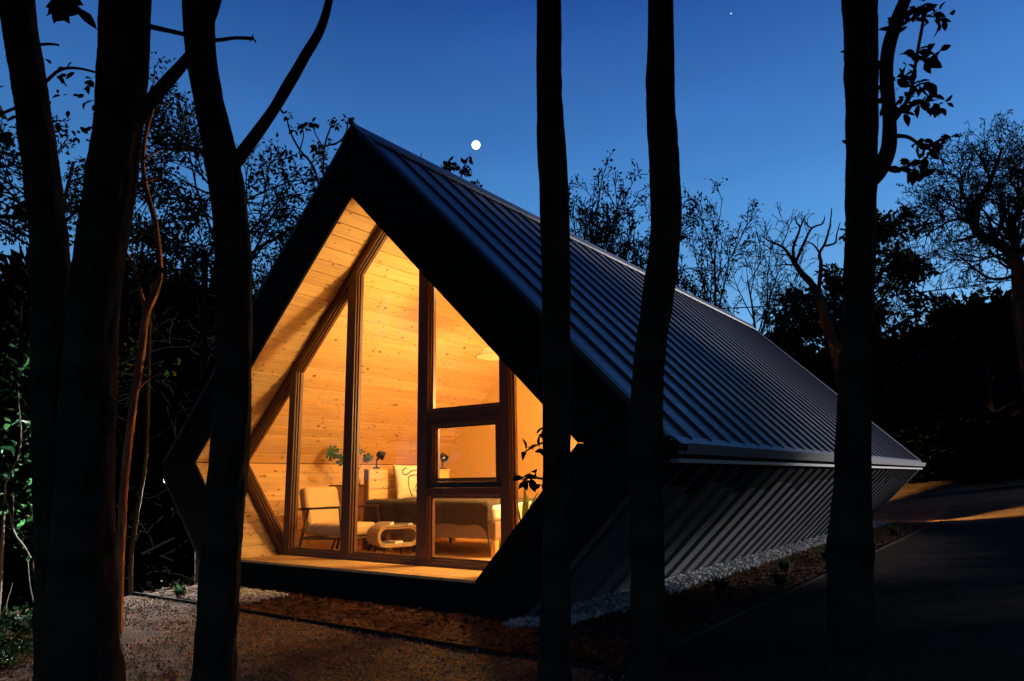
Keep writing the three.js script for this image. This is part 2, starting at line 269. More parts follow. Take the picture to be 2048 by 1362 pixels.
{ // glazed front
  const fr = new THREE.Group(); fr.name = 'window_frame'; cabin.add(fr);
  const Z0 = GL - 0.126, Z1 = GL, open = inset(innerHex, [0.115, 0.115, 0.115, 0.115, 0.052]);
  const names = ['jamb', 'head_bar', 'head_bar', 'jamb', 'sill_bar'], full = inset(innerHex, 0.002);
  for (let i = 0; i < 5; i++) { const j = (i + 1) % 5; mesh(names[i], prism(inset([full[i], full[j], open[j], open[i]], 0.0008), Z0, Z1), M.frame, fr); }
  const mull = [[-1.83, 0.13], [-0.65, 0.16], [0.655, 0.165], [1.86, 0.12]], op2 = inset(open, 0.001);
  for (const [x, w] of mull) mesh('mullion', prism(band(op2, x - w / 2, x + w / 2), Z0 + 0.004, Z1 - 0.004), M.frame, fr);
  const cells = []; let xl = -9; for (const [x, w] of mull) { cells.push([xl, x - w / 2]); xl = x + w / 2; } cells.push([xl, 9]);
  const glaze = (poly, z = 0) => {
    const p1 = inset(poly, 0.001), p2 = inset(poly, 0.022), p3 = inset(poly, 0.042);
    mesh('glazing_bead', holed(p1, p2, Z0 + 0.022, Z1 - 0.030 + z), M.bead, fr); mesh('glazing_bead', holed(inset(p2, 0.0005), p3, Z0 + 0.028, Z1 - 0.052 + z), M.frame, fr);
    const s = new THREE.ShapeGeometry(new THREE.Shape(inset(poly, 0.036).map(p => new THREE.Vector2(...p)))); mesh('pane', s.translate(0, 0, Z1 - 0.07), M.glass, fr);
  };
  cells.forEach(([a, b], k) => {
    if (k !== 3) { glaze(band(op2, a, b)); return; }
    const Y = y => y + DK, c0 = a + 0.001, c1 = b - 0.001;
    mesh('transom', box(c0, c1, Y(1.64), Y(1.725), Z0 + 0.006, Z1 - 0.006), M.frame, fr); mesh('transom', box(c0, c1, Y(0.785), Y(0.856), Z0 + 0.006, Z1 - 0.006), M.frame, fr);
    glaze(band(op2, a, b, Y(1.726))); glaze(band(op2, a, b, -9, Y(0.784)));
    const so = [[c0 + 0.004, Y(0.86)], [c1 - 0.004, Y(0.86)], [c1 - 0.004, Y(1.636)], [c0 + 0.004, Y(1.636)]];
    mesh('sash', holed(so, inset(so, 0.062), Z0 + 0.012, Z1 - 0.018), M.frame, fr);
    mesh('drip_sill', box(c0 + 0.002, c1 - 0.002, Y(0.858), Y(0.905), Z1 - 0.017, Z1 + 0.012), M.blackMetal, fr);
    glaze(inset(so, 0.063), -0.012);
  });
}
{ // metal cladding
  const NP = 32, flash = 0.32, P0 = -0.10, P1 = -LEN + flash, pitch = (P0 - P1) / NP, r = rng(9);
  function side(a, b, nameP, dark) {                         // a top, b bottom, outwards to the sun side
    for (const s of [1, -1]) {
      const dx = b[0] - a[0], dy = b[1] - a[1], L = Math.hypot(dx, dy); let nx = -dy / L, ny = dx / L; if (nx < 0) { nx = -nx; ny = -ny; }
      const q = (t, d) => { const x = a[0] + dx * t + nx * d, y = a[1] + dy * t + ny * d; return [s * x, y]; };
      for (let k = 0; k < NP; k++) {
        const z1 = P0 - k * pitch, z0 = z1 - pitch;
        mesh(nameP, prism([q(0, 0.004), q(1, 0.004), q(1, 0.012 + r() * 0.002), q(0, 0.012 + r() * 0.002)], z0 + 0.0135, z1 - 0.0005, r() * 20, r() * 20), M.roof[Math.floor(r() * 3)], cabin);
        mesh('standing_seam', prism([q(0.001, 0.004), q(0.999, 0.004), q(0.999, 0.042), q(0.001, 0.042)], z0, z0 + 0.013, r() * 9, r() * 9), M.seam, cabin);
      }
      mesh('verge_flashing', prism([q(0, 0.003), q(1, 0.003), q(1, 0.05), q(0, 0.05)], P0 + 0.001, 0.012), M.darkFlash, cabin);
      mesh('verge_flashing', prism([q(0, 0.003), q(1, 0.003), q(1, 0.035), q(0, 0.035)], -LEN - 0.01, P1 - 0.001), M.flash, cabin);
    }
  }
  side([0.09, OUT.a - 0.092], [OUT.w - 0.06, OUT.h + 0.0614], 'roof_panel');
  side([OUT.w - 0.11, OUT.h - 0.085], [OUT.b + 0.005, 0.005], 'wall_panel');
  const k = 0.118;
  mesh('ridge_cap', prism([[0, OUT.a + 0.085], [-k * 1.6, OUT.a + 0.085 - k * 1.64], [-k * 1.6, OUT.a - k * 1.64 + 0.05], [0, OUT.a + 0.05], [k * 1.6, OUT.a - k * 1.64 + 0.05], [k * 1.6, OUT.a + 0.085 - k * 1.64]], -LEN - 0.012, 0.02), M.flash, cabin);
  for (const s of [1, -1]) {
    const m = pts => pts.map(([x, y]) => [s * x, y]);
    const x = OUT.w, y = OUT.h, gz0 = -LEN + 0.25, gz1 = -0.2;
    mesh('eave_flashing', prism(m([[x - 0.075, y + 0.098], [x + 0.01, y + 0.03], [x + 0.016, y + 0.038], [x - 0.068, y + 0.106]]), gz0, gz1), M.gutter, cabin);
    mesh('gutter', prism(m([[x - 0.03, y + 0.022], [x - 0.03, y - 0.05], [x + 0.055, y - 0.05], [x + 0.085, y + 0.038], [x + 0.078, y + 0.042], [x + 0.048, y - 0.038], [x - 0.018, y - 0.038], [x - 0.018, y + 0.022]]), gz0, gz1), M.gutter, cabin);
    mesh('soffit_flashing', prism(m([[x - 0.115, y - 0.085], [x - 0.02, y - 0.085], [x - 0.02, y - 0.118], [x - 0.15, y - 0.118]]), gz0 - 0.1, gz1), M.gutter, cabin);
  }
  // rear gable with a glazed door
  const doorHole = [[-0.35, DK], [1.05, DK], [1.05, DK + 2.3], [-0.35, DK + 2.3]], rearOut = [[-OUT.b, -0.5], [OUT.b, -0.5], [OUT.b, 0], [OUT.w, OUT.h], [0, OUT.a], [-OUT.w, OUT.h], [-OUT.b, 0]];
  mesh('rear_gable_wall', holed(inset(rearOut, 0.01), doorHole, -LEN + 0.001, -LEN + 0.028), M.blackTrim, cabin);
  const dr = new THREE.Group(); dr.name = 'rear_door'; cabin.add(dr);
  mesh('door_frame', holed(inset(doorHole, 0.001), inset(doorHole, 0.07), -LEN - 0.02, -LEN + 0.06), M.frame, dr); mesh('door_mullion', box(0.32, 0.38, DK + 0.071, DK + 2.229, -LEN - 0.015, -LEN + 0.055), M.frame, dr);
  for (const [a, b] of [[-0.278, 0.318], [0.382, 0.978]]) mesh('pane', new THREE.PlaneGeometry(b - a, 2.15).translate((a + b) / 2, DK + 1.15, -LEN + 0.02), M.glass, dr);
}

// ---------------------------------------------------------------- lamps that light the place
function bulbLamp(name, label, pos, radius, color, intensity, parts) {
  const t = thing(name, label, 'lamp', null, pos); parts && parts(t);
  const c = new THREE.Color(...color), g = mesh('bulb', new THREE.SphereGeometry(radius, 24, 16), std({ color: 0xfff0d8, emissive: c, emissiveIntensity: 1.6 }), t);
  const l = new THREE.PointLight(c, intensity, 0, 2); l.castShadow = true; l.shadow.radius = radius / 0.02; l.shadow.mapSize.set(1024, 1024); t.add(l); return t;
}
const WARM = [1, 0.64, 0.21];
RectAreaLightUniformsLib.init();
{ // long glowing strip under the right roof slope, behind the fascia
  const L = 3.7, w = 0.1, t = thing('strip_lamp', 'long glowing strip lamp under the right roof slope inside the cabin', 'lamp', null, [0.92, DK + 3.36, -2.75]), q = new THREE.Quaternion().setFromUnitVectors(V(0, 0, 1), V(-0.707, -0.707, 0));
  const body = mesh('lamp_housing', rbox(0.035, 0.14, L + 0.06, 0.008), M.white, t); body.rotation.z = Math.PI / 4; body.position.set(0.02, 0.02, 0);
  const glow = mesh('glow_strip', new THREE.PlaneGeometry(w, L).rotateZ(0), std({ color: 0xffffff, emissive: new THREE.Color(...WARM), emissiveIntensity: 2, side: THREE.DoubleSide }), t); const m = new THREE.Matrix4().makeBasis(V(0.707, -0.707, 0), V(0, 0, 1), V(-0.707, -0.707, 0)); glow.quaternion.setFromRotationMatrix(m); glow.position.set(-0.004, -0.004, 0);
  const l = new THREE.RectAreaLight(new THREE.Color(...WARM), 78, w, L); l.position.set(0.92 - 0.012, DK + 3.36 - 0.012, -2.75); l.lookAt(l.position.x - 0.707, l.position.y - 0.707, -2.75); l.rotation.setFromRotationMatrix(new THREE.Matrix4().makeBasis(V(-0.707, 0.707, 0), V(0, 0, 1), V(0.707, 0.707, 0))); scene.add(l);
}
bulbLamp('globe_lamp', 'glowing globe lamp on a stand at the right of the bed inside the cabin', [1.72, DK + 1.93, -2.0], 0.2, WARM, 36, t => { mesh('pole', new THREE.CylinderGeometry(0.01, 0.01, 1.8, 10).translate(0, -1.01, 0), M.blackMetal, t); mesh('base', new THREE.CylinderGeometry(0.13, 0.14, 0.02, 24).translate(0, -1.92, 0), M.blackMetal, t); });
bulbLamp('rear_flood_lamp', 'unseen lamp of floodlight strength on a pole in the rear room of the cabin', [0.42, DK + 2.0, -12.0], 0.12, [1, 0.5, 0.12], 5200, t => { mesh('pole', new THREE.CylinderGeometry(0.012, 0.012, 1.86, 10).translate(0, -1.06, 0), M.blackMetal, t); mesh('base', new THREE.CylinderGeometry(0.15, 0.16, 0.02, 24).translate(0, -1.985, 0), M.blackMetal, t); });  // unseen, raised to floodlight strength to brighten the ground behind the cabin
mesh('rear_floor', box(-IN.b, IN.b, DK - 0.02, DK, -LEN + 0.1, ROOM - 0.125), M.deck, cabin);
{ // cool outdoor lamp under the left eave of the cabin
  const t = thing('wall_lamp', 'small white outdoor lamp under the left eave of the cabin', 'lamp', null, [-4.05, 1.3, -0.085]), c = new THREE.Color(0.86, 0.95, 1);
  mesh('bracket', new THREE.CylinderGeometry(0.01, 0.01, 0.24, 10).rotateZ(1.2).translate(0.13, 0.06, 0), M.blackMetal, t); mesh('lamp_cap', new THREE.CylinderGeometry(0.03, 0.035, 0.02, 16).translate(0, 0.035, 0), M.blackMetal, t);
  mesh('bulb', new THREE.SphereGeometry(0.022, 16, 12), std({ color: 0xffffff, emissive: c, emissiveIntensity: 2.5 }), t);
  const l = new THREE.PointLight(c, 92, 0, 2); l.castShadow = true; l.shadow.radius = 1; t.add(l);
}

// ---------------------------------------------------------------- furniture
const rod = (a, b, r, sides = 10) => { const m = new MB(); m.tube([V(...a), V(...b)], [r, r], sides); return m.geo(); };
const rods = (list, r, sides = 10) => mergeGeometries(list.map(([a, b]) => rod(a, b, r, sides)));
const beam = (a, b, w, h) => { const A = V(...a), B = V(...b), d = B.clone().sub(A), g = new RoundedBoxGeometry(w, d.length(), h, 2, Math.min(w, h) * 0.25); g.applyQuaternion(new THREE.Quaternion().setFromUnitVectors(V(0, 1, 0), d.clone().normalize())); return g.translate(...A.add(B).multiplyScalar(0.5).toArray()); };
{
  const t = thing('armchair', 'pale upholstered armchair with dark wooden arms behind the left pane', 'armchair', null, [-1.55, DK, -1.22]);
  mesh('seat_cushion', rbox(0.74, 0.17, 0.6, 0.07, 0.17, 0.315, 0), M.linen, t);
  const b = mesh('back_cushion', rbox(0.17, 0.66, 0.6, 0.06), M.linen, t); b.position.set(-0.31, 0.555, 0); b.rotation.z = 0.29;
  for (const z of [0.335, -0.335]) {
    mesh('armrest', beam([-0.40, 0.58, z], [0.50, 0.615, z], 0.03, 0.055), M.walnut, t);
    mesh('leg', beam([-0.17, 0.575, z], [-0.355, 0.0, z], 0.032, 0.03), M.walnut, t); mesh('leg', beam([0.42, 0.22, z], [0.31, 0.0, z], 0.032, 0.03), M.walnut, t);
    mesh('arm_post', beam([0.48, 0.6, z], [0.55, 0.2, z], 0.032, 0.03), M.walnut, t); mesh('rail', beam([-0.28, 0.2, z], [0.56, 0.215, z], 0.035, 0.03), M.walnut, t);
  }
  for (const [x, y] of [[-0.29, 0.2], [0.54, 0.21]]) mesh('cross_rail', beam([x, y, -0.32], [x, y, 0.32], 0.03, 0.03), M.walnut, t);
}
{ // rattan side table
  const t = thing('side_table', 'oval rattan side table on thin black legs in front of the bed', 'table', null, [-0.44, DK, -1.24], -0.36);
  const rr = (w, h, r) => { const s = new THREE.Shape(); s.moveTo(-w / 2 + r, -h / 2); s.lineTo(w / 2 - r, -h / 2); s.absarc(w / 2 - r, -h / 2 + r, r, -Math.PI / 2, 0, false); s.lineTo(w / 2, h / 2 - r); s.absarc(w / 2 - r, h / 2 - r, r, 0, Math.PI / 2, false); s.lineTo(-w / 2 + r, h / 2); s.absarc(-w / 2 + r, h / 2 - r, r, Math.PI / 2, Math.PI, false); s.lineTo(-w / 2, -h / 2 + r); s.absarc(-w / 2 + r, -h / 2 + r, r, Math.PI, Math.PI * 1.5, false); return s; };
  const o = rr(0.56, 0.25, 0.115); o.holes.push(new THREE.Path(rr(0.5, 0.19, 0.09).getPoints(10)));
  mesh('rattan_shell', new THREE.ExtrudeGeometry(o, { depth: 0.36, bevelEnabled: true, bevelSize: 0.006, bevelThickness: 0.006, bevelSegments: 2, curveSegments: 12 }).translate(0, 0, -0.18).rotateY(Math.PI / 2).translate(0, 0.255, 0), M.rattan, t);
  const rim = new MB(), pr = rr(0.56, 0.25, 0.115).getPoints(12).map(p => V(0.19, 0.255 + p.y, -p.x)); pr.push(pr[0].clone()); rim.tube(pr, pr.map(() => 0.013), 8); mesh('rim', rim.geo(), M.rattan, t);
  for (const z of [-0.17, 0.17]) for (const x of [-0.13, 0.13]) mesh('leg', rods([[[x, 0.13, z], [x * 1.25, 0, z * 1.12]], [[x * 0.6, 0.125, z], [x, 0.13, z]]], 0.009, 8), M.blackMetal, t);
  const book = (name, label, x, y, z, w, h, d, turn, col) => { const b = thing(name, label, 'book', null, [x, y, z], turn); mesh('cover', mergeGeometries([rbox(w, 0.004, d, 0.0015, 0, 0.002, 0), rbox(w, 0.004, d, 0.0015, 0, h - 0.002, 0), rbox(0.004, h, d, 0.0015, -w / 2 + 0.002, h / 2, 0)]), std({ color: new THREE.Color(...col), roughness: 0.6 }), b); mesh('pages', box(-w / 2 + 0.005, w / 2 - 0.004, 0.0042, h - 0.0042, -d / 2 + 0.004, d / 2 - 0.004), M.white, b); };
  book('book', 'tan book lying on top of the rattan table', -0.52, DK + 0.388, -1.18, 0.2, 0.035, 0.15, 0.5, [0.5, 0.3, 0.14]);
  book('book', 'dark patterned book lying on the rattan table top beside the tan book', -0.31, DK + 0.388, -1.3, 0.2, 0.022, 0.14, 0.3, [0.09, 0.11, 0.1]);
  book('book', 'pale book lying inside the hollow of the rattan table', -0.4, DK + 0.162, -1.2, 0.22, 0.03, 0.16, 0.1, [0.55, 0.45, 0.33]);
}
{ // bed, headboard, half wall
  const X0 = -1.36, X1 = 0.95, Z0 = -3.42, Z1 = -1.62;
  const t = thing('bed', 'low wooden bed with pale bedding behind the rattan table', 'bed', null, [0, DK, 0]);
  mesh('bed_base', rbox(X1 - X0, 0.21, Z1 - Z0, 0.015, (X0 + X1) / 2, 0.325, (Z0 + Z1) / 2), M.bedBase, t);
  for (const x of [X0 + 0.42, X1 - 0.05]) for (const z of [Z0 + 0.45, Z1 - 0.05]) mesh('leg', rbox(0.075, 0.22, 0.075, 0.006, x, 0.11, z), M.pine[1], t);
  mesh('mattress', rbox(X1 - X0 - 0.02, 0.2, Z1 - Z0 - 0.02, 0.06, (X0 + X1) / 2, 0.53, (Z0 + Z1) / 2), M.white, t);
  const sheet = (name, label, cat, x0, x1, z0, z1, top, dropN, dropE, mat, seed, flap) => {     // soft cover over the top and down the near and foot sides
    const nx = 110, nz = 90, g = new MB(), r = rng(seed), path = (s, len, drop) => s < len ? [s, 0] : s < len + 0.09 ? [len + 0.09 * Math.sin((s - len) / 0.09 * Math.PI / 2) * 0.6, -0.09 * (1 - Math.cos((s - len) / 0.09 * Math.PI / 2)) * 0.6] : [len + 0.055, -0.055 - (s - len - 0.09)];
    const Lx = x1 - x0, Lz = z1 - z0;
    for (let j = 0; j <= nz; j++) for (let i = 0; i <= nx; i++) {
      const dN = dropN + (flap ? flap * sm(Lx - 0.25, Lx + dropE, i / nx * (Lx + dropE)) : 0) + 0.006 * Math.sin(i * 0.25);
      const sx = i / nx * (Lx + dropE + 0.09), sz = j / nz * (Lz + dN + 0.09), [ax, ay] = path(sx, Lx, dropE), [az, bz] = path(sz, Lz, dN);
      let y = top + ay + bz; const wv = (fbm(sx * 6 + seed, sz * 6, 4096, seed, 3) - 0.5) * 0.03 + (r() - 0.5) * 0.008;
      const fall = bz < -0.05 ? 0.02 * Math.sin(sx * 14 + seed) * Math.min(1, -bz * 4) : 0, fx = ay < -0.05 ? 0.02 * Math.sin(sz * 14) * Math.min(1, -ay * 4) : 0, c = 0.75 + 0.5 * r();
      g.vert(V(x0 + ax + fx + (ay < -0.05 ? wv : 0), y + (bz > -0.05 && ay > -0.05 ? Math.abs(wv) : 0), z0 + az + fall + (bz < -0.05 ? wv : 0)), V(0, 1, 0), sx, sz, [c, c, c]);
      if (i && j) { const k = j * (nx + 1) + i; g.i.push(k, k - nx - 1, k - 1, k - 1, k - nx - 1, k - nx - 2); }
    }
    return tag(mesh(name, g.smooth(), mat), label, cat);
  };
  sheet('fleece_blanket', 'pale fluffy blanket hanging over the foot of the bed', 'blanket', 0.1, X1 + 0.005, Z0 + 0.2, Z1 - 0.35, DK + 0.645, 0.02, 0.3, M.fleece, 3);
  sheet('fur_throw', 'dark brown fur throw draped over the near side of the bed', 'blanket', X0 + 0.04, X1 - 0.12, Z0 + 0.7, Z1 + 0.005, DK + 0.685, 0.24, 0.16, M.fur, 8, 0.14);
  const h = thing('headboard', 'pale boarded headboard behind the patterned cushion', 'headboard', null, [-1.44, DK, 0]), r = rng(4);
  for (let k = 0; k < 8; k++) mesh('board', prism([[-0.035, k * 0.139 + 0.002], [0.035, k * 0.139 + 0.002], [0.04, k * 0.139 + 0.006], [0.04, k * 0.139 + 0.133], [0.035, k * 0.139 + 0.137], [-0.035, k * 0.139 + 0.137]], -3.42, -1.69, r() * 9, r() * 9), M.pine[k % 2 * 2], h);
  mesh('end_post', box(-0.05, 0.042, 0, 1.11, -1.688, -1.665), M.bead, h); mesh('cap_rail', box(-0.055, 0.05, 1.1135, 1.125, -3.44, -1.655), M.pine[2], h);
  const w = thing('half_wall', 'low partition of upright boards between the left wall and the headboard', 'partition', null, [0, DK, -2.15]);
  const slope = y => -IN.b - (IN.w - IN.b) * y / (IN.h - DK) + 0.012;
  for (let k = 0; k < 7; k++) { const x0 = -2.86 + k * 0.192, poly = clip(band([[-4, 0], [-1.5, 0], [-1.5, 0.88], [-4, 0.88]], x0 + 0.002, Math.min(x0 + 0.19, -1.5)), -(IN.h - DK), -(IN.w - IN.b), (IN.h - DK) * (IN.b - 0.012)); if (poly.length > 2) mesh('board', prism(poly, -0.02, 0.02, r() * 9, r() * 9), M.pine[1], w); }
  mesh('cap_rail', box(slope(0.9), -1.5, 0.881, 0.902, -0.05, 0.04), M.frame, w);
}
{ // cushion with a painted line
  const cv = document.createElement('canvas'); cv.width = cv.height = 512; const c = cv.getContext('2d'); c.fillStyle = '#dcc6a0'; c.fillRect(0, 0, 512, 512);
  c.strokeStyle = '#1c1512'; c.lineWidth = 15; c.lineCap = c.lineJoin = 'round';
  c.beginPath(); c.moveTo(190, 60); c.bezierCurveTo(120, 70, 90, 110, 100, 150); c.bezierCurveTo(115, 190, 180, 150, 230, 120); c.bezierCurveTo(300, 85, 400, 90, 480, 100); c.stroke();
  c.beginPath(); c.moveTo(470, 210); c.bezierCurveTo(380, 165, 240, 160, 200, 190); c.bezierCurveTo(140, 240, 160, 420, 240, 480); c.stroke();
  c.lineWidth = 10; c.beginPath(); c.moveTo(350, 260); c.bezierCurveTo(310, 310, 280, 350, 270, 390); c.bezierCurveTo(330, 430, 400, 455, 480, 450); c.stroke();
  const map = new THREE.CanvasTexture(cv); map.colorSpace = THREE.SRGBColorSpace;
  const g = new THREE.SphereGeometry(1, 48, 32), p = g.attributes.position, uv = g.attributes.uv;
  for (let i = 0; i < p.count; i++) { let x = p.getX(i), y = p.getY(i), z = p.getZ(i); const f = v => Math.sign(v) * Math.pow(Math.abs(v), 0.42), m = Math.hypot(x, y) || 1e-6; const k = m / Math.max(Math.abs(x), Math.abs(y), 1e-6); x *= k; y *= k; uv.setXY(i, 0.5 + x * 0.48, 0.5 + y * 0.48); const e = (1 - Math.pow(Math.abs(x), 3)) * (1 - Math.pow(Math.abs(y), 3)); p.setXYZ(i, x * 0.27 * (1 - 0.07 * (1 - y * y)), y * 0.26 * (1 - 0.07 * (1 - x * x)), Math.sign(z) * (0.012 + 0.075 * Math.sqrt(Math.max(0, e)))); }
  g.computeVertexNormals();
  const q = tag(mesh('cushion', g, std({ map, roughness: 0.95 })), 'cream cushion with a black line drawing leaning on the headboard', 'cushion'); q.position.set(-1.2, DK + 0.93, -2.3); q.rotation.set(0, Math.PI / 2 - 0.1, 0); q.rotateX(-0.22);
}
for (const [z, turn, label] of [[-1.86, 0.75, 'black spot lamp with tilted head on the near end of the headboard'], [-3.3, -0.4, 'black spot lamp on the far end of the headboard by the plaster wall']]) {
  const t = thing('reading_lamp', label, 'lamp', 'reading lamps on the headboard', [-1.44, DK + 1.125, z], turn);
  mesh('base', rbox(0.1, 0.025, 0.1, 0.008, 0, 0.0125, 0), M.blackMetal, t); mesh('stem', mergeGeometries([rod([0, 0.02, 0], [0, 0.13, 0], 0.011), rod([0, 0.13, 0], [0.03, 0.16, 0.0], 0.014)]), M.blackMetal, t);
  const L = new THREE.LatheGeometry([[0.0, -0.062], [0.028, -0.06], [0.045, -0.045], [0.056, -0.01], [0.066, 0.06], [0.062, 0.06], [0.05, -0.006], [0.03, -0.05], [0, -0.054]].map(a => new THREE.Vector2(...a)), 28);
  const s = mesh('lamp_head', L, M.blackMetal, t); s.position.set(0.055, 0.2, 0.012); s.rotation.set(0.3, 0, -2.2 + turn * 0.3); mesh('reflector', new THREE.SphereGeometry(0.033, 16, 10).translate(0, 0.0, 0), M.white, s);
}
{ // pendant with a woven cone
  const t = thing('pendant_lamp', 'unlit woven cone pendant hanging above the bed', 'lamp', null, [0.58, DK + 2.62, -2.25]), prof = k => [0.035 + 0.295 * Math.pow(k, 0.9), 0.3 * (1 - k)];
  mesh('shade', new THREE.LatheGeometry([...Array(9)].map((_, k) => new THREE.Vector2(...prof(k / 8))), 48), new THREE.MeshPhysicalMaterial({ color: new THREE.Color(0.55, 0.36, 0.19), roughness: 1, transmission: 0.45, thickness: 0, side: THREE.DoubleSide }), t);
  const ribs = []; for (let a = 0; a < 40; a++) { const f = a / 40 * Math.PI * 2, m = new MB(), P = [...Array(7)].map((_, k) => { const [r, y] = prof(k / 6); return V(Math.cos(f) * (r + 0.002), y, Math.sin(f) * (r + 0.002)); }); m.tube(P, P.map(() => 0.0035), 4); ribs.push(m.geo()); } mesh('cane_ribs', mergeGeometries(ribs), M.rattan, t);
  for (const k of [0.25, 0.6, 1]) { const [r, y] = prof(k); mesh('hoop', new THREE.TorusGeometry(r + 0.003, 0.006, 6, 48).rotateX(Math.PI / 2).translate(0, y, 0), M.rattan, t); }
  mesh('cord', new THREE.CylinderGeometry(0.004, 0.004, 0.88, 6).translate(0, 0.74, 0), M.blackMetal, t);
}
const plantMat = (r, g, b) => std({ color: new THREE.Color(r, g, b), roughness: 0.5, side: THREE.DoubleSide });
{ // split-leaf plant on the half wall
  const t = thing('split_leaf_plant', 'green split-leaf plant in a pot on the low partition', 'plant', null, [-2.2, DK + 0.902, -2.15]);
  mesh('pot', new THREE.LatheGeometry([[0, 0], [0.06, 0], [0.075, 0.12], [0.068, 0.12], [0.06, 0.11], [0, 0.11]].map(a => new THREE.Vector2(...a)), 24), M.pot, t);
  const ls = new THREE.Shape(), P = []; for (let k = 0; k <= 60; k++) { const a = k / 60 * Math.PI * 2 - Math.PI / 2; let r = 0.115 * (1 - 0.35 * Math.sin(a)) * (1 + 0.12 * Math.cos(2 * a)); if (k % 6 === 3 && k > 8 && k < 52) r *= 0.45; if (k === 0 || k === 60) r = 0.03; P.push([Math.cos(a) * r, Math.sin(a) * r + 0.06]); } P.forEach((p, k) => k ? ls.lineTo(...p) : ls.moveTo(...p));
  const lg = new THREE.ShapeGeometry(ls, 1), pp = lg.attributes.position; for (let i = 0; i < pp.count; i++) pp.setZ(i, -2.2 * pp.getX(i) * pp.getX(i)); lg.computeVertexNormals();
  for (const [x, y, z, rx, ry, rz, s] of [[-0.5, 0.51, 0.05, -0.3, 0.75, 1.3, 1], [-0.26, 0.44, 0.05, -0.4, 0.7, -2.6, 1.1], [0.22, 0.42, 0.0, 0, 0.3, -2.9, 0.7], [-0.12, 0.5, -0.1, -0.9, 0.4, 0.4, 0.9]]) {
    const l = mesh('leaf', lg, plantMat(0.05, 0.1, 0.03), t); l.position.set(x, y, z); l.rotation.set(rx, ry, rz, 'YXZ'); l.scale.setScalar(s);
    const m = new MB(); const [Q, R2] = spline([V(0, 0.1, 0), V(x * 0.35, y * 0.65, z * 0.4), V(x, y, z)], [0.006, 0.005, 0.003], 10); m.tube(Q, R2, 6); mesh('stem', m.geo(), plantMat(0.08, 0.12, 0.04), t);
  }
}
{ // snake plant by the right pane
  const t = thing('snake_plant', 'upright sword-leaved plant behind the right pane', 'plant', null, [1.62, DK, -1.28]), r = rng(12);
  mesh('pot', new THREE.LatheGeometry([[0, 0], [0.1, 0], [0.13, 0.28], [0.12, 0.28], [0.11, 0.26], [0, 0.26]].map(a => new THREE.Vector2(...a)), 28), M.pot, t);
  for (let k = 0; k < 13; k++) { const a = r() * 6.28, h = 0.42 + r() * 0.36, w = 0.05 + r() * 0.02, lean = 0.05 + r() * 0.12, g = new MB(), n = 12; for (let i = 0; i <= n; i++) { const f = i / n, ww = w * (0.55 + 0.9 * f - 1.4 * f * f * f) * (i === n ? 0.05 : 1), tw = f * 0.8, y = 0.25 + h * f, x = 0.04 + lean * f * f + 0.02 * Math.sin(f * 7 + k); for (const s of [-1, 0, 1]) g.vert(V(x - (s === 0 ? 0.008 : 0), y, 0).add(V(Math.sin(tw) * s * ww / 2, 0, Math.cos(tw) * s * ww / 2)).applyAxisAngle(V(0, 1, 0), a), V(1, 0, 0), s, f, s ? [1.9, 1.7, 0.9] : [0.7, 0.8, 0.8]); if (i) { const q = i * 3; g.i.push(q - 3, q - 2, q, q, q - 2, q + 1, q - 2, q - 1, q + 1, q + 1, q - 1, q + 2); } } mesh('leaf', g.smooth(), std({ color: new THREE.Color(0.09, 0.12, 0.04), roughness: 0.45, vertexColors: true, side: THREE.DoubleSide }), t); }
}

// ---------------------------------------------------------------- trees
const rv = R => V(R() * 2 - 1, R() * 2 - 1, R() * 2 - 1);
const leafTint = (R, warm = 0) => { const k = 0.6 + 0.8 * R(), w = R() < warm ? 1 : 0; return [k * (0.9 + 0.3 * R() + w * 3), k * (1 + w * 0.35), k * (0.8 + 0.4 * R()) * (w ? 0.5 : 1)]; };
function clump(Lf, c, n, spread, size, R, dir, warm) {
  for (let k = 0; k < n; k++) { const o = rv(R); while (o.lengthSq() > 1) o.copy(rv(R)); const p = c.clone().addScaledVector(V(o.x, o.y * 0.65, o.z), spread), d = rv(R).addScaledVector(o, 0.8); if (dir) d.addScaledVector(dir, 0.7); d.y -= 0.25; d.normalize(); const s = size * (0.65 + 0.7 * R()); Lf.leaf(p, d, s, s * (0.42 + 0.2 * R()), rv(R).add(V(0, 0.8, 0)).normalize(), leafTint(R, warm)); }
}
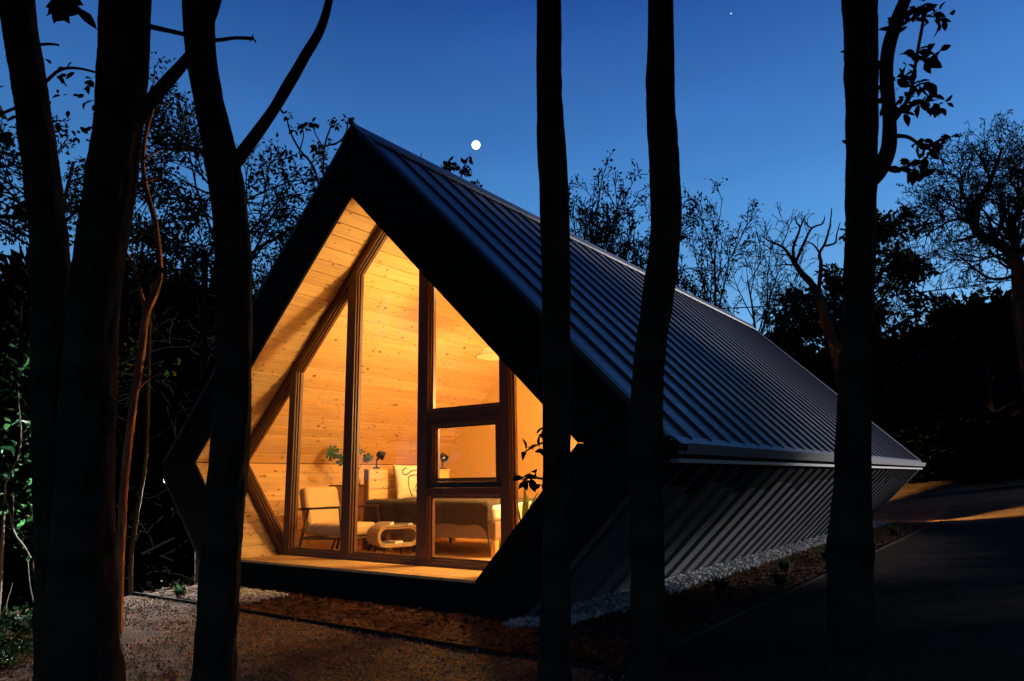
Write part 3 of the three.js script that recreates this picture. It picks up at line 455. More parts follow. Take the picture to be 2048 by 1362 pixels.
function grow(W, Lf, p, dir, len, r, lev, o, R) {
  const n = lev === 0 ? 9 : 5, pts = [p.clone()], rad = [r], d = dir.clone().normalize(), dirs = [d.clone()];
  for (let k = 0; k < n; k++) { d.addScaledVector(rv(R), o.wig[lev]).add(V(0, o.up[lev], 0)).normalize(); p = p.clone().addScaledVector(d, len / n); pts.push(p); dirs.push(d.clone()); rad.push(Math.max(o.thin || 0.004, r * (1 - (k + 1) / n * (1 - (lev === o.lv ? 0.3 : o.tap))))); }
  W.tube(pts, rad, lev === 0 ? 8 : lev === 1 ? 6 : 4);
  if (lev < o.lv) for (let k = 0; k < o.n[lev]; k++) {
    const t = o.t0[lev] + (1 - o.t0[lev]) * (k + R()) / o.n[lev], f = Math.min(n - 1e-3, t * n), i = Math.floor(f), q = pts[i].clone().lerp(pts[i + 1], f - i);
    const ax = V().crossVectors(dirs[i], rv(R)).normalize(), nd = dirs[i].clone().applyAxisAngle(ax, o.ang[lev] * (0.7 + 0.6 * R()));
    grow(W, Lf, q, nd, len * o.ratio[lev] * (1.15 - 0.55 * t) * (0.75 + 0.5 * R()), rad[i] * 0.62, lev + 1, o, R);
  } else if (o.leaf) { for (let k = 0; k < o.tufts; k++) { const f = Math.min(n - 1e-3, n * (0.3 + 0.7 * (k + R()) / o.tufts)), i = Math.floor(f); clump(Lf, pts[i].clone().lerp(pts[i + 1], f - i), o.leaf, o.spread, o.size, R, dirs[i], o.warm); } }
}
function treeFrom(o, seed) { const W = new MB(), L = new MB(), R = rng(seed); grow(W, L, V(0, -0.3, 0), V(o.lean || 0, 1, 0), o.h, o.r, 0, o, R); return [W.geo(), L.geo()]; }
const put = (u, d) => { const p = at(u, 952, d); return [p.x, hGround(p.x, p.z), p.z]; };
function plantTree(name, label, cat, group, geos, pos, turn, scale = 1, leafMat = M.leafDark) {
  const t = thing(name, label, cat, group, pos, turn); t.scale.setScalar(scale);
  mesh('trunk', geos[0], M.twig, t); if (geos[1] && geos[1].index.count) mesh('crown', geos[1], leafMat, t); return t;
}
const WISPY = { h: 9, r: 0.11, lv: 3, n: [16, 6, 4], t0: [0.25, 0.15, 0.2], ang: [0.42, 0.5, 0.6], ratio: [0.42, 0.42, 0.5], wig: [0.07, 0.12, 0.2, 0.25], up: [0.05, 0.1, 0.04, 0], tap: 0.25, thin: 0.012, tufts: 2, leaf: 3, spread: 0.13, size: 0.11 };
const OPEN = { ...WISPY, n: [12, 5, 4], ang: [0.55, 0.6, 0.7], t0: [0.2, 0.2, 0.2], ratio: [0.55, 0.5, 0.5], leaf: 2, tufts: 1, wig: [0.1, 0.16, 0.25, 0.3] };
const DENSE = { h: 7, r: 0.16, lv: 3, n: [15, 6, 4], t0: [0.22, 0.25, 0.2], ang: [1.0, 0.75, 0.8], ratio: [0.42, 0.5, 0.55], wig: [0.08, 0.15, 0.22, 0.25], up: [0.03, 0.04, 0, 0], tap: 0.3, thin: 0.012, tufts: 3, leaf: 9, spread: 0.3, size: 0.2 };
const BUSHY = { h: 4.2, r: 0.1, lv: 3, n: [20, 6, 4], t0: [0.02, 0.2, 0.2], ang: [1.15, 0.8, 0.8], ratio: [0.5, 0.5, 0.55], wig: [0.1, 0.15, 0.22, 0.25], up: [0.02, 0.05, 0, 0], tap: 0.4, thin: 0.012, tufts: 3, leaf: 16, spread: 0.4, size: 0.26 };
const WOOD = { h: 10, r: 0.12, lv: 3, n: [20, 6, 4], t0: [0.12, 0.2, 0.2], ang: [1.05, 0.7, 0.7], ratio: [0.3, 0.5, 0.55], wig: [0.05, 0.14, 0.22, 0.25], up: [0.05, 0.0, 0, -0.03], tap: 0.25, thin: 0.01, tufts: 3, leaf: 5, spread: 0.2, size: 0.095, warm: 0.06 };
const G = { wispy: [treeFrom(WISPY, 3), treeFrom(WISPY, 17)], open: [treeFrom(OPEN, 5), treeFrom(OPEN, 26)], dense: [treeFrom(DENSE, 7), treeFrom(DENSE, 19)], bushy: [treeFrom(BUSHY, 8), treeFrom(BUSHY, 28), treeFrom(BUSHY, 38)], wood: [treeFrom(WOOD, 9), treeFrom(WOOD, 29), treeFrom(WOOD, 39)] };
// behind the roof, left to right
const topAt = (u, v, d, h) => { const b = put(u, d), y = at(u, v, d).y; return [b, (y - b[1]) / h]; };   // place and the scale that lifts the top to that height
for (const [kind, k, u, v, d, turn, label] of [
  ['wispy', 0, 1168, 405, 27, 0.3, 'slender leafy tree rising behind the ridge beside the second trunk from the moon'],
  ['wispy', 1, 1232, 452, 30, 1.9, 'short slender leafy tree behind the ridge, between the two middle trunks'],
  ['wispy', 0, 1278, 452, 27, 2.7, 'bushy slender tree behind the ridge, tucked against the bent middle trunk'],
  ['wispy', 1, 1372, 440, 28, 4.0, 'slender upright tree just right of the bent middle trunk'],
  ['wispy', 0, 1435, 448, 29, 5.2, 'tall feathery tree crossed by the overhead wire above the roof'],
  ['open', 0, 1510, 487, 31, 0.8, 'sparse open tree with thin stems left of the bare dead tree'],
  ['open', 1, 1585, 520, 32, 2.2, 'small sparse tree behind the bare dead tree'],
  ['open', 0, 1895, 490, 44, 3.9, 'thin bare-stemmed tree between the dark leafy tree and the big gnarled tree'],
]) { const [b, s] = topAt(u, v, d, kind === 'wispy' ? 9.4 : 9.6); plantTree('slender_tree', label, 'tree', 'slender trees behind the cabin', G[kind][k], b, turn, s); }
for (const [k, u, v, d, turn, label] of [
  [0, 1700, 545, 38, 0.5, 'dark leafy tree behind the rightmost trunk'], [1, 1790, 440, 38, 2.4, 'dark layered leafy tree just right of the rightmost trunk'], [0, 2000, 585, 37, 3.6, 'dark dense tree under the gnarled tree at the right edge'],
]) { const [b, s] = topAt(u, v, d, 7.6); plantTree('leafy_tree', label, 'tree', 'dark leafy trees on the right', G.dense[k], b, turn, s); }
let hedgeN = 0;
for (const [u, v, d, k] of [[1400, 720, 33, 0], [1480, 720, 34, 1], [1545, 680, 35, 2], [1610, 730, 36, 0], [1665, 690, 38, 1], [1760, 720, 40, 2], [1840, 690, 41, 0], [1925, 660, 42, 1], [2010, 640, 42, 2], [2090, 600, 43, 0], [1600, 760, 34, 1], [1720, 790, 38, 2], [1800, 770, 39, 0], [1880, 760, 39, 1], [1960, 760, 40, 2], [2050, 740, 40, 0], [1755, 880, 31, 0], [1800, 870, 31.5, 1], [1845, 850, 31, 2], [1890, 850, 32, 0], [1935, 850, 31.5, 1], [1985, 850, 32, 0], [2035, 840, 32, 2], [2085, 830, 32.5, 1]]) {
  const [b, s] = topAt(u, v, d, 4.6); const o = plantTree('shrub', 'dense black shrub in the dark thicket behind and right of the cabin', 'shrub', 'thicket shrubs behind the cabin', G.bushy[k], b, hedgeN++ * 1.7, 1); const wd = v > 800 ? 1.5 : Math.max(s, 1.1); o.scale.set(wd, s, wd); if (v > 800) o.position.y -= 0.25;
}
{ // dead tree, limbs traced
  const Z = (x, y) => [1380 + x / 3.782, 400 + y / 3.782], D = 30, W = new MB(), R = rng(71), px = D / FPX;
  const limb = (pts, w0, w1) => { const P = pts.map((q, k) => at(...Z(...q), D + (k ? (R() - 0.5) * 1.2 : 0))), rad = pts.map((_, k) => Math.max(0.012, (w0 + (w1 - w0) * k / (pts.length - 1)) / 3.782 / 2 * px)), [Q, r2] = spline(P, rad, pts.length * 5); W.tube(Q, r2, 7, 0.12, 5); for (let k = 4; k < Q.length; k += 4) if (R() < 0.5) { const d = Q[k].clone().sub(Q[k - 1]).normalize().addScaledVector(rv(R), 0.9).add(V(0, 0.25, 0)).normalize(); grow(W, W, Q[k], d, 0.5 + 0.6 * R(), 0.018, 2, { lv: 3, n: [0, 0, 2], t0: [0, 0, 0.3], ang: [0, 0, 0.7], ratio: [0, 0, 0.6], wig: [0, 0, 0.35, 0.4], up: [0, 0, 0.05, 0.05], tap: 0.4, thin: 0.01 }, R); } };
  limb([[1100, 1120], [1050, 1000], [990, 800], [930, 650], [850, 560], [790, 480]], 95, 36); limb([[790, 480], [740, 400], [690, 350], [600, 310], [540, 270]], 30, 8); limb([[795, 475], [780, 370], [830, 220], [805, 170], [795, 120]], 26, 7); limb([[830, 220], [850, 170], [870, 120]], 14, 7);
  limb([[800, 470], [870, 310], [920, 215], [1000, 180], [1020, 130]], 24, 8); limb([[920, 215], [880, 180], [865, 120]], 12, 6); limb([[970, 720], [990, 480], [980, 400], [1020, 330], [1060, 180], [1072, 60]], 34, 7); limb([[980, 400], [940, 345], [880, 310]], 16, 8); limb([[1010, 350], [1100, 320], [1110, 260], [1135, 170]], 18, 7);
  limb([[960, 790], [890, 745], [820, 700], [760, 640]], 20, 7); limb([[1000, 950], [930, 900], [880, 870], [800, 840], [720, 830]], 20, 6); limb([[785, 490], [700, 490], [610, 497]], 14, 5); limb([[690, 350], [715, 300], [750, 200], [735, 180]], 10, 5); limb([[760, 420], [690, 410], [610, 400]], 13, 5);
  const b = at(...Z(1100, 1120), D), g = hGround(b.x, b.z); { const [Q, r2] = spline([V(b.x + 0.5, g - 0.3, b.z), V(b.x + 0.3, (b.y + g) / 2, b.z), b], [0.42, 0.34, 0.27], 12); W.tube(Q, r2, 8, 0.1, 4); }
  const t = thing('dead_tree', 'bare dead tree with crooked limbs against the sky', 'tree', null, [b.x, g, b.z]); mesh('trunk', W.geo().translate(-b.x, -g, -b.z), M.twig, t);
}
{ // big gnarled tree at the right edge
  const Z = (x, y) => [1740 + x / 3.406, 220 + y / 3.406], D = 27, W = new MB(), L = new MB(), R = rng(72), px = D / FPX;
  const o = { lv: 4, n: [0, 0, 4, 3], t0: [0, 0, 0.15, 0.2], ang: [0, 0, 0.8, 0.8], ratio: [0, 0, 0.6, 0.55], wig: [0, 0, 0.35, 0.4, 0.4], up: [0, 0, 0.08, 0.06, 0.04], tap: 0.5, thin: 0.009, tufts: 1, leaf: 4, spread: 0.08, size: 0.1 };
  const limb = (pts, w0, w1, den = 0.75) => { const P = pts.map((q, k) => at(...Z(...q), D + (k ? (R() - 0.5) * 2 : 0))), rad = pts.map((_, k) => (w0 + (w1 - w0) * k / (pts.length - 1)) / 3.406 / 2 * px), [Q, r2] = spline(P, rad, pts.length * 5); W.tube(Q, r2, 8, 0.15, 5); for (let k = 3; k < Q.length; k++) if (R() < den) { const d = Q[k].clone().sub(Q[k - 1]).normalize().addScaledVector(rv(R), 1.2).add(V(0, 0.25, 0)).normalize(); grow(W, L, Q[k], d, 1.0 + 0.9 * R(), Math.max(0.02, r2[k] * 0.4), 2, o, R); } };
  limb([[1010, 1300], [1005, 1060], [960, 980], [870, 910], [760, 860], [700, 780], [720, 690], [760, 580], [820, 480], [860, 370], [900, 260]], 85, 16, 0.55); limb([[700, 760], [640, 745], [560, 750], [470, 800], [380, 850]], 26, 8, 0.4); limb([[1000, 1040], [985, 900], [970, 800], [985, 740], [1040, 640], [1090, 560]], 60, 26); limb([[970, 890], [900, 855], [850, 830], [740, 770]], 24, 14); limb([[945, 985], [870, 990], [800, 1010], [700, 1030], [620, 1010]], 20, 7);
  limb([[720, 670], [660, 610], [620, 560], [600, 470], [520, 420]], 22, 9); limb([[820, 490], [790, 380], [740, 310], [690, 220]], 18, 8); limb([[985, 740], [930, 690], [900, 600], [860, 560]], 20, 9); limb([[1000, 720], [1010, 560], [960, 480], [980, 380]], 22, 9); limb([[1085, 560], [1040, 470], [1060, 330], [1030, 200]], 24, 9); limb([[560, 750], [500, 740], [450, 700]], 10, 5); limb([[1010, 1010], [1100, 900], [1180, 760], [1230, 560]], 40, 14);
  limb([[1005, 1120], [900, 1150], [780, 1130], [640, 1020], [540, 960]], 26, 7, 0.5);
  const b = at(...Z(1010, 1300), D), g = hGround(b.x, b.z); { const [Q, r2] = spline([V(b.x, g - 0.3, b.z), b], [0.4, 0.24], 8); W.tube(Q, r2, 8, 0.1, 4); }
  const t = thing('gnarled_tree', 'large gnarled tree with twisted limbs and small leaf tufts at the right edge', 'tree', null, [b.x, g, b.z]); mesh('trunk', W.geo().translate(-b.x, -g, -b.z), M.twig, t); mesh('crown', L.geo().translate(-b.x, -g, -b.z), M.leafDark, t);
}
{ // leaf-tipped tree behind the gable
  const D = 15, W = new MB(), L = Object.assign(new MB(), { fine: true }), R = rng(73), px = D / FPX, base = put(760, D), g = base[1];
  const tw = (pts, w0, w1) => { const P = pts.map(q => at(q[0], q[1], D + (R() - 0.5) * 0.5)), [Q, r2] = spline(P, pts.map((_, k) => (w0 + (w1 - w0) * k / (pts.length - 1)) / 2 * px), 14); W.tube(Q, r2, 5); };
  const tuft = (u, v, n = 9) => clump(L, at(u, v, D), n, 0.07, 0.12, R);
  tw([[655, 420], [647, 350], [650, 290], [665, 245]], 6, 3); tw([[650, 292], [680, 282], [692, 265], [696, 243]], 4, 3); tw([[650, 300], [632, 270], [625, 250]], 3, 2); tw([[650, 420], [625, 330], [600, 300], [580, 262], [574, 238]], 6, 3); tw([[600, 300], [607, 270], [604, 255]], 3, 2); tw([[648, 345], [640, 315], [634, 303]], 3, 2); tw([[628, 400], [628, 357]], 3, 2); tw([[655, 420], [651, 335]], 3, 2); tw([[650, 420], [700, 600], [740, 800]], 8, 16);
  for (const q of [[574, 230], [588, 256], [604, 250], [606, 258], [625, 247], [664, 240], [672, 248], [694, 239], [700, 242], [633, 300], [638, 302], [650, 334], [627, 355], [629, 376]]) tuft(...q, 10);
  tw([[740, 800], [800, 560], [890, 380], [900, 342], [898, 326]], 14, 3); tw([[890, 400], [915, 375], [925, 345], [935, 315]], 4, 3); tw([[880, 420], [880, 338]], 3, 2); tw([[930, 430], [955, 372]], 3, 2); tw([[770, 420], [758, 284]], 3, 2); tw([[850, 420], [840, 330], [843, 306]], 3, 2); tw([[740, 800], [770, 420]], 10, 4);
  for (const q of [[898, 326], [905, 330], [896, 334], [880, 335], [872, 338], [935, 316], [934, 330], [924, 342], [932, 348], [957, 370], [758, 283], [752, 285]]) tuft(...q, 13);
  { const p = at(740, 800, D), [Q, r2] = spline([V(base[0], g - 0.3, base[2]), p], [0.12, 0.085], 6); W.tube(Q, r2, 6); }
  const t = thing('leaf_tipped_tree', 'thin tree with leaf rosettes at its twig ends behind the gable peak', 'tree', null, [base[0], g, base[2]]); for (const [n, m, mt] of [['trunk', W, M.twig], ['crown', L, M.leafDark]]) mesh(n, m.geo().translate(-base[0], -g, -base[2]), mt, t);
}
// woods on the left
let wn = 0;
for (const [u, v, d, k, label] of [
  [20, 170, 16, 0, 'leafy woodland tree behind the leftmost trunk at the picture edge'], [150, 240, 19, 1, 'tall woodland tree showing between the two leftmost trunks'], [330, 150, 19, 2, 'woodland tree with fine drooping foliage behind the reddish sapling'], [380, 420, 20, 0, 'dense woodland tree between the reddish sapling and the third trunk'], [520, 185, 21, 1, 'fine-leaved woodland tree between the third trunk and the gable'],
  [300, 520, 22, 2, 'dark woodland tree standing low behind the reddish sapling'], [440, 470, 21, 0, 'dark woodland tree hidden behind the third trunk'], [90, 480, 18, 1, 'dark woodland tree low between the two leftmost trunks'], [560, 520, 23, 2, 'far woodland tree beside the left roof edge'], [230, 440, 24, 1, 'far dark woodland tree behind the second trunk'],
]) { const [b, s] = topAt(u, v, d, 10.3); plantTree('woodland_tree', label, 'tree', 'woods on the left', G.wood[k], b, wn++ * 2.1, s); }
hedgeN = 0;
for (const [u, v, d, k] of [[-40, 600, 17, 0], [60, 620, 17, 1], [140, 650, 18, 2], [220, 690, 19, 0], [300, 720, 20, 1], [380, 760, 20, 2], [450, 740, 21, 0], [120, 760, 19, 1], [400, 640, 22, 2], [300, 630, 21, 0], [180, 620, 20, 1]]) { const [b, s] = topAt(u, v, d, 4.6); const o = plantTree('undergrowth_shrub', 'dark shrub of the undergrowth in the woods left of the cabin', 'shrub', 'undergrowth left of the cabin', G.bushy[k], b, hedgeN++ * 1.3, 1); o.scale.set(Math.max(0.8, s * 0.8), s, Math.max(0.8, s * 0.8)); }

{ // unseen leafy row added by the drive, heights shaped to block low sun
  const L = new MB(), R = rng(909); for (let k = 0; k < 5600; k++) { const z = -58 + 62 * Math.pow(R(), 0.8), h = z > -12.5 ? 2.9 : z < -25 ? 2.6 : 1.35, x = 11 + (R() - 0.5) * 1.3; clump(L, V(x, Math.max(0, hGround(x, z)) + h * Math.sqrt(R()), z), 7, 0.24, 0.22, R); } tag(mesh('added_hedge', L.geo(), M.leafDark), 'leafy row added out of view beyond the right edge to block the low sun', 'added_hedge', null, 'stuff');
}
{ // the wood the viewer stands in, plus unseen trees added to block low sun
  const gs = []; [[12.5, 3.5], [13.5, 9], [10.5, 12.5], [6.5, 13.5], [1.5, 12.5], [-3.5, 10.5], [-7, 6.5], [9, 9], [3.5, 9.8], [13.8, -0.8], [-1, 15], [15, 5], [8.5, 17], [16, 13], [-8, 12], [17, 0], [14, -5], [16.5, -8], [14, -11], [18, -13], [15, -16.5], [19, -19], [14.5, -42], [18.5, -47], [14.2, -52], [22, -56]].forEach(([x, z], k) => { const s = 1.55 + 0.25 * (k % 3); for (const g of G.dense[k % 2]) gs.push(g.clone().rotateY(k * 1.9).scale(s, s * 1.1, s).translate(x, Math.max(-2, hGround(x, z)), z)); });
  tag(mesh('surrounding_wood', mergeGeometries(gs), M.leafDark), 'dark wood standing round the viewpoint, with unseen trees added on the right to block low sun', 'wood', null, 'stuff');
}
// foreground trunks
const CROWN = { lv: 3, n: [0, 7, 4], t0: [0, 0.25, 0.2], ang: [0, 0.7, 0.8], ratio: [0, 0.5, 0.5], wig: [0, 0.15, 0.22, 0.25], up: [0, 0.04, 0, -0.02], tap: 0.4, thin: 0.006, tufts: 3, leaf: 7, spread: 0.22, size: 0.15 };
function trunkTree(label, D, track, seed, extra, crownH = 9) {
  const px = D / FPX, R = rng(seed), W = new MB(), L = new MB(); L.fine = true; const p = track.map(q => at(q[0], q[1], D)), rad = track.map(q => q[2] / 2 * px), a = p[p.length - 1], b = p[p.length - 2];
  const dn = a.clone().sub(b); dn.y = Math.min(dn.y, -0.1); const g = hGround(a.x, a.z), k = (g - 0.25 - a.y) / dn.y; p.push(a.clone().addScaledVector(dn, Math.max(0.05, k))); rad.push(rad[rad.length - 1] * 1.25);
  const top = p[0], upd = p[0].clone().sub(p[1]).normalize().multiplyScalar(0.5).add(V(0, 0.9, 0)).normalize(); const kk = (crownH - top.y) / upd.y; p.unshift(top.clone().addScaledVector(upd, kk)); rad.unshift(rad[0] * 0.35); p.splice(1, 0, top.clone().addScaledVector(upd, kk * 0.45)); rad.splice(1, 0, rad[1] * 0.8);
  const [Q, r2] = spline(p, rad, 340); { const Rb = rng(seed + 7); for (let k = 0; k < Q.length; k++) { const hg = Q[k].y - g; r2[k] *= 1 + 0.3 * Math.exp(-Math.max(0, hg) / 0.1); for (let m = 0; m < 1; m++) r2[k] *= 1 + 0.02 * (Rb() - 0.5); } } W.tube(Q, r2, 44, 0.075, seed);
  const bt = V(p[p.length - 1].x, g, p[p.length - 1].z), t = thing('tree', label, 'tree', 'dark trunks in the foreground', bt.toArray());
  for (let i = 2; i < 80; i += 9) if (Q[i].y > 6.6) grow(W, L, Q[i], rv(R).multiplyScalar(1.1).add(V(0, 0.55, 0)), 1.9, r2[i] * 0.55, 1, CROWN, R);
  const branch = (tr, n = 26, d = D, rough = 0.1) => { const P = tr.map(q => at(q[0], q[1], q[3] || d)), [q2, s2] = spline(P, tr.map(q => q[2] / 2 * (q[3] || d) / FPX), n); W.tube(q2, s2, 10, rough, seed + 3); };
  const leaves = (u, v, n, size, spread, d = D) => clump(L, at(u, v, d), n, spread, size, R);
  extra && extra(branch, leaves, R, W, L);
  mesh('trunk', W.smooth().translate(-bt.x, -bt.y, -bt.z), M.bark, t); if (L.i.length) mesh('crown', L.geo().translate(-bt.x, -bt.y, -bt.z), M.leafDark, t); return t;
}
trunkTree('leftmost leaning black tree trunk at the left edge', 4.0, [[35, 0, 60], [55, 150, 60], [77, 300, 62], [95, 450, 66], [104, 600, 70], [108, 750, 76], [112, 900, 80], [118, 1100, 84], [124, 1362, 92]], 101, (br, lv) => { br([[66, 437, 12], [30, 434, 10], [-20, 432, 8]], 10); br([[60, 205, 8], [20, 220, 6], [-15, 235, 5]], 8); br([[72, 90, 7], [100, 88, 5], [118, 90, 4]], 8); br([[90, 165, 7], [120, 140, 6], [150, 136, 5], [205, 148, 4]], 12); for (const q of [[15, 300], [40, 320], [8, 255], [50, 390], [12, 400]]) lv(...q, 5, 0.09, 0.05); for (const q of [[110, 145], [150, 150], [170, 170], [130, 185], [180, 195], [135, 250], [150, 265]]) lv(...q, 5, 0.07, 0.09, 5.6); });
trunkTree('thick black trunk, second from the left edge', 3.85, [[250, 0, 90], [246, 150, 90], [237, 250, 88], [224, 340, 90], [205, 470, 92], [190, 600, 92], [180, 750, 96], [172, 900, 102], [166, 1100, 114], [162, 1362, 146]], 102, (br, lv, R, W, L) => {
  br([[272, 240, 34], [290, 215, 28], [320, 180, 26], [360, 135, 23], [395, 90, 21], [425, 30, 18], [440, -20, 16]], 30, 3.72); br([[285, 50, 11, 3.95], [340, 62, 9, 4.2], [380, 71, 9, 4.35], [432, 80, 8, 4.35], [470, 76, 7, 4.35], [507, 77, 7, 4.35]], 24, 4.2); lv(505, 78, 3, 0.03, 0.01, 4.8); for (const q of [[118, 5], [125, 18], [150, 6], [135, 4]]) lv(...q, 4, 0.12, 0.04); });
trunkTree('curved black trunk with a long side branch, third from the left edge', 4.02, [[398, 0, 60], [402, 100, 56], [418, 200, 56], [444, 320, 66], [458, 400, 66], [468, 550, 66], [468, 700, 70], [459, 900, 74], [443, 1100, 76], [428, 1362, 80]], 103, (br, lv) => br([[452, 345, 36], [474, 320, 26], [510, 272, 23], [550, 215, 21], [585, 155, 22], [605, 120, 20], [640, 60, 18], [658, 0, 15], [668, -80, 12]], 60));
trunkTree('slim black trunk standing right of the moon', 4.05, [[1098, 0, 47], [1099, 200, 50], [1103, 290, 55], [1111, 480, 57], [1112, 700, 57], [1113, 900, 55], [1113, 1100, 55], [1108, 1362, 65]], 104, (br, lv) => { br([[1100, 880, 6], [1075, 890, 3], [1050, 903, 3]], 8); br([[1095, 960, 6], [1065, 955, 3], [1045, 960, 3]], 8); for (const q of [[1078, 866], [1068, 900], [1052, 903], [1056, 958], [1072, 950], [1080, 968], [1045, 962]]) lv(...q, 4, 0.07, 0.02); });
trunkTree('black trunk bending in the middle, between the slim trunk and the rightmost trunk', 4.0, [[1321, 0, 48], [1321, 200, 57], [1332, 420, 60], [1330, 480, 60], [1315, 600, 60], [1300, 700, 60], [1291, 900, 66], [1294, 1100, 66], [1295, 1362, 68]], 105, (br) => br([[1350, 475, 16], [1364, 476, 8], [1374, 474, 4]], 8));
trunkTree('rightmost black trunk with a leafy side branch', 4.0, [[1719, 0, 62], [1722, 150, 60], [1724, 300, 57], [1722, 450, 57], [1717, 600, 56], [1708, 800, 60], [1704, 1000, 68], [1700, 1100, 86], [1700, 1160, 82], [1700, 1362, 80]], 106, (br, lv) => {
  br([[1730, 365, 40], [1757, 340, 36], [1776, 300, 30], [1779, 240, 25], [1773, 150, 26], [1778, 90, 28], [1795, 40, 26], [1815, -15, 22]], 40); br([[1740, 133, 18], [1758, 130, 16], [1774, 128, 16]], 8); br([[1778, 250, 12], [1800, 225, 9], [1822, 180, 7], [1832, 120, 6], [1845, 50, 6], [1850, 20, 5]], 20); br([[1780, 272, 10], [1815, 274, 7], [1838, 288, 6], [1862, 300, 5]], 14); br([[1862, 300, 5], [1850, 318, 4], [1820, 330, 4], [1798, 344, 3]], 12); br([[1700, 105, 12], [1688, 103, 5], [1682, 104, 3]], 6); br([[1700, 285, 14], [1690, 283, 8], [1684, 282, 3]], 6); br([[1740, 190, 12], [1754, 178, 9], [1772, 168, 9]], 8); br([[1822, 180, 5], [1840, 168, 4], [1862, 166, 3]], 8); br([[1812, 205, 5], [1840, 205, 4], [1868, 200, 3]], 8);
  for (const q of [[1830, 30], [1862, 42], [1882, 32], [1800, 55], [1845, 10], [1815, 20], [1832, 108], [1850, 118], [1862, 108], [1818, 128], [1815, 172], [1846, 170], [1836, 208], [1858, 202], [1874, 212], [1800, 200], [1842, 285], [1852, 292], [1882, 282], [1820, 332], [1834, 346], [1804, 344], [1846, 326], [1798, 165], [1795, 225], [1788, 190]]) lv(...q, 8, 0.07, 0.05); });
{ // reddish sapling in the window light
  const D = 6.0, px = D / FPX, W = new MB(), L = Object.assign(new MB(), { fine: true }), R = rng(201), mk = (tr, n, rough = 0.1) => { const P = tr.map(q => at(q[0], q[1], q[3] || D)), [a, b] = spline(P, tr.map(q => q[2] / 2 * px), n); W.tube(a, b, 14, rough, 31); };
  mk([[232, 1330, 20], [236, 1290, 17], [240, 1150, 15], [250, 950, 16], [268, 800, 15], [283, 700, 16], [294, 623, 15], [309, 588, 14], [320, 550, 12], [313, 470, 11], [310, 441, 11], [299, 403, 10], [289, 362, 9], [286, 318, 8], [296, 250, 7], [320, 180, 5]], 110); mk([[292, 625, 9], [276, 564, 7], [267, 529, 7], [252, 505, 6], [245, 470, 4]], 24); mk([[300, 590, 6], [306, 570, 5], [316, 556, 4]], 8);
  mk([[292, 362, 5], [317, 357, 4], [338, 370, 3], [361, 388, 2]], 14); mk([[312, 472, 4], [295, 468, 3], [270, 463, 2]], 10); mk([[288, 320, 4], [320, 300, 3], [360, 296, 2], [400, 300, 2]], 14); mk([[280, 715, 3], [262, 735, 2], [232, 745, 2]], 10); mk([[268, 790, 4], [295, 760, 3], [325, 745, 2]], 10); mk([[276, 564, 3], [255, 568, 2], [238, 572, 2]], 8);
  for (const q of [[280, 535], [284, 548], [290, 560], [276, 545], [300, 540], [335, 538], [246, 566], [256, 570], [285, 568], [250, 700], [256, 690], [262, 684], [240, 712], [232, 735], [228, 742], [300, 756], [320, 748], [330, 742], [345, 735], [315, 180], [330, 165], [350, 300], [390, 300], [375, 310]]) clump(L, at(q[0], q[1], D + (R() - 0.5) * 0.3), 12, 0.07, 0.06, R, null, 0.2);
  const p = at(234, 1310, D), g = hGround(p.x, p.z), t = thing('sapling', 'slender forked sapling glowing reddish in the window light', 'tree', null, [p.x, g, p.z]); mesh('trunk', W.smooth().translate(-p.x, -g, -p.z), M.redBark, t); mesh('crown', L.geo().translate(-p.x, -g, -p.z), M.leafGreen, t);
}
{ // thin dark trunks by the cabin's left corner
  for (const [tr, D, label] of [[[[160 + 100, 1200, 9], [262, 1120, 9], [275, 1020, 9], [290, 930, 8], [296, 800, 8], [300, 600, 7]], 9, 'thin dark stem right of the reddish sapling'], [[[397, 1180, 16], [398, 1110, 16], [402, 1000, 15], [406, 800, 14], [410, 500, 12]], 10.2, 'thin trunk at the front left corner of the cabin']]) {
    const W = new MB(), P = tr.map(q => at(q[0], q[1], D)), g = hGround(P[0].x, P[0].z), [a, b] = spline([V(P[0].x, g - 0.3, P[0].z), ...P], [tr[0][2], ...tr.map(q => q[2])].map(w => w / 2 * D / FPX), 60); W.tube(a, b, 10, 0.08, 7); const t = thing('thin_trunk', label, 'tree', null, [P[0].x, g, P[0].z]); mesh('trunk', W.smooth().translate(-P[0].x, -g, -P[0].z), M.bark, t);
  }
}
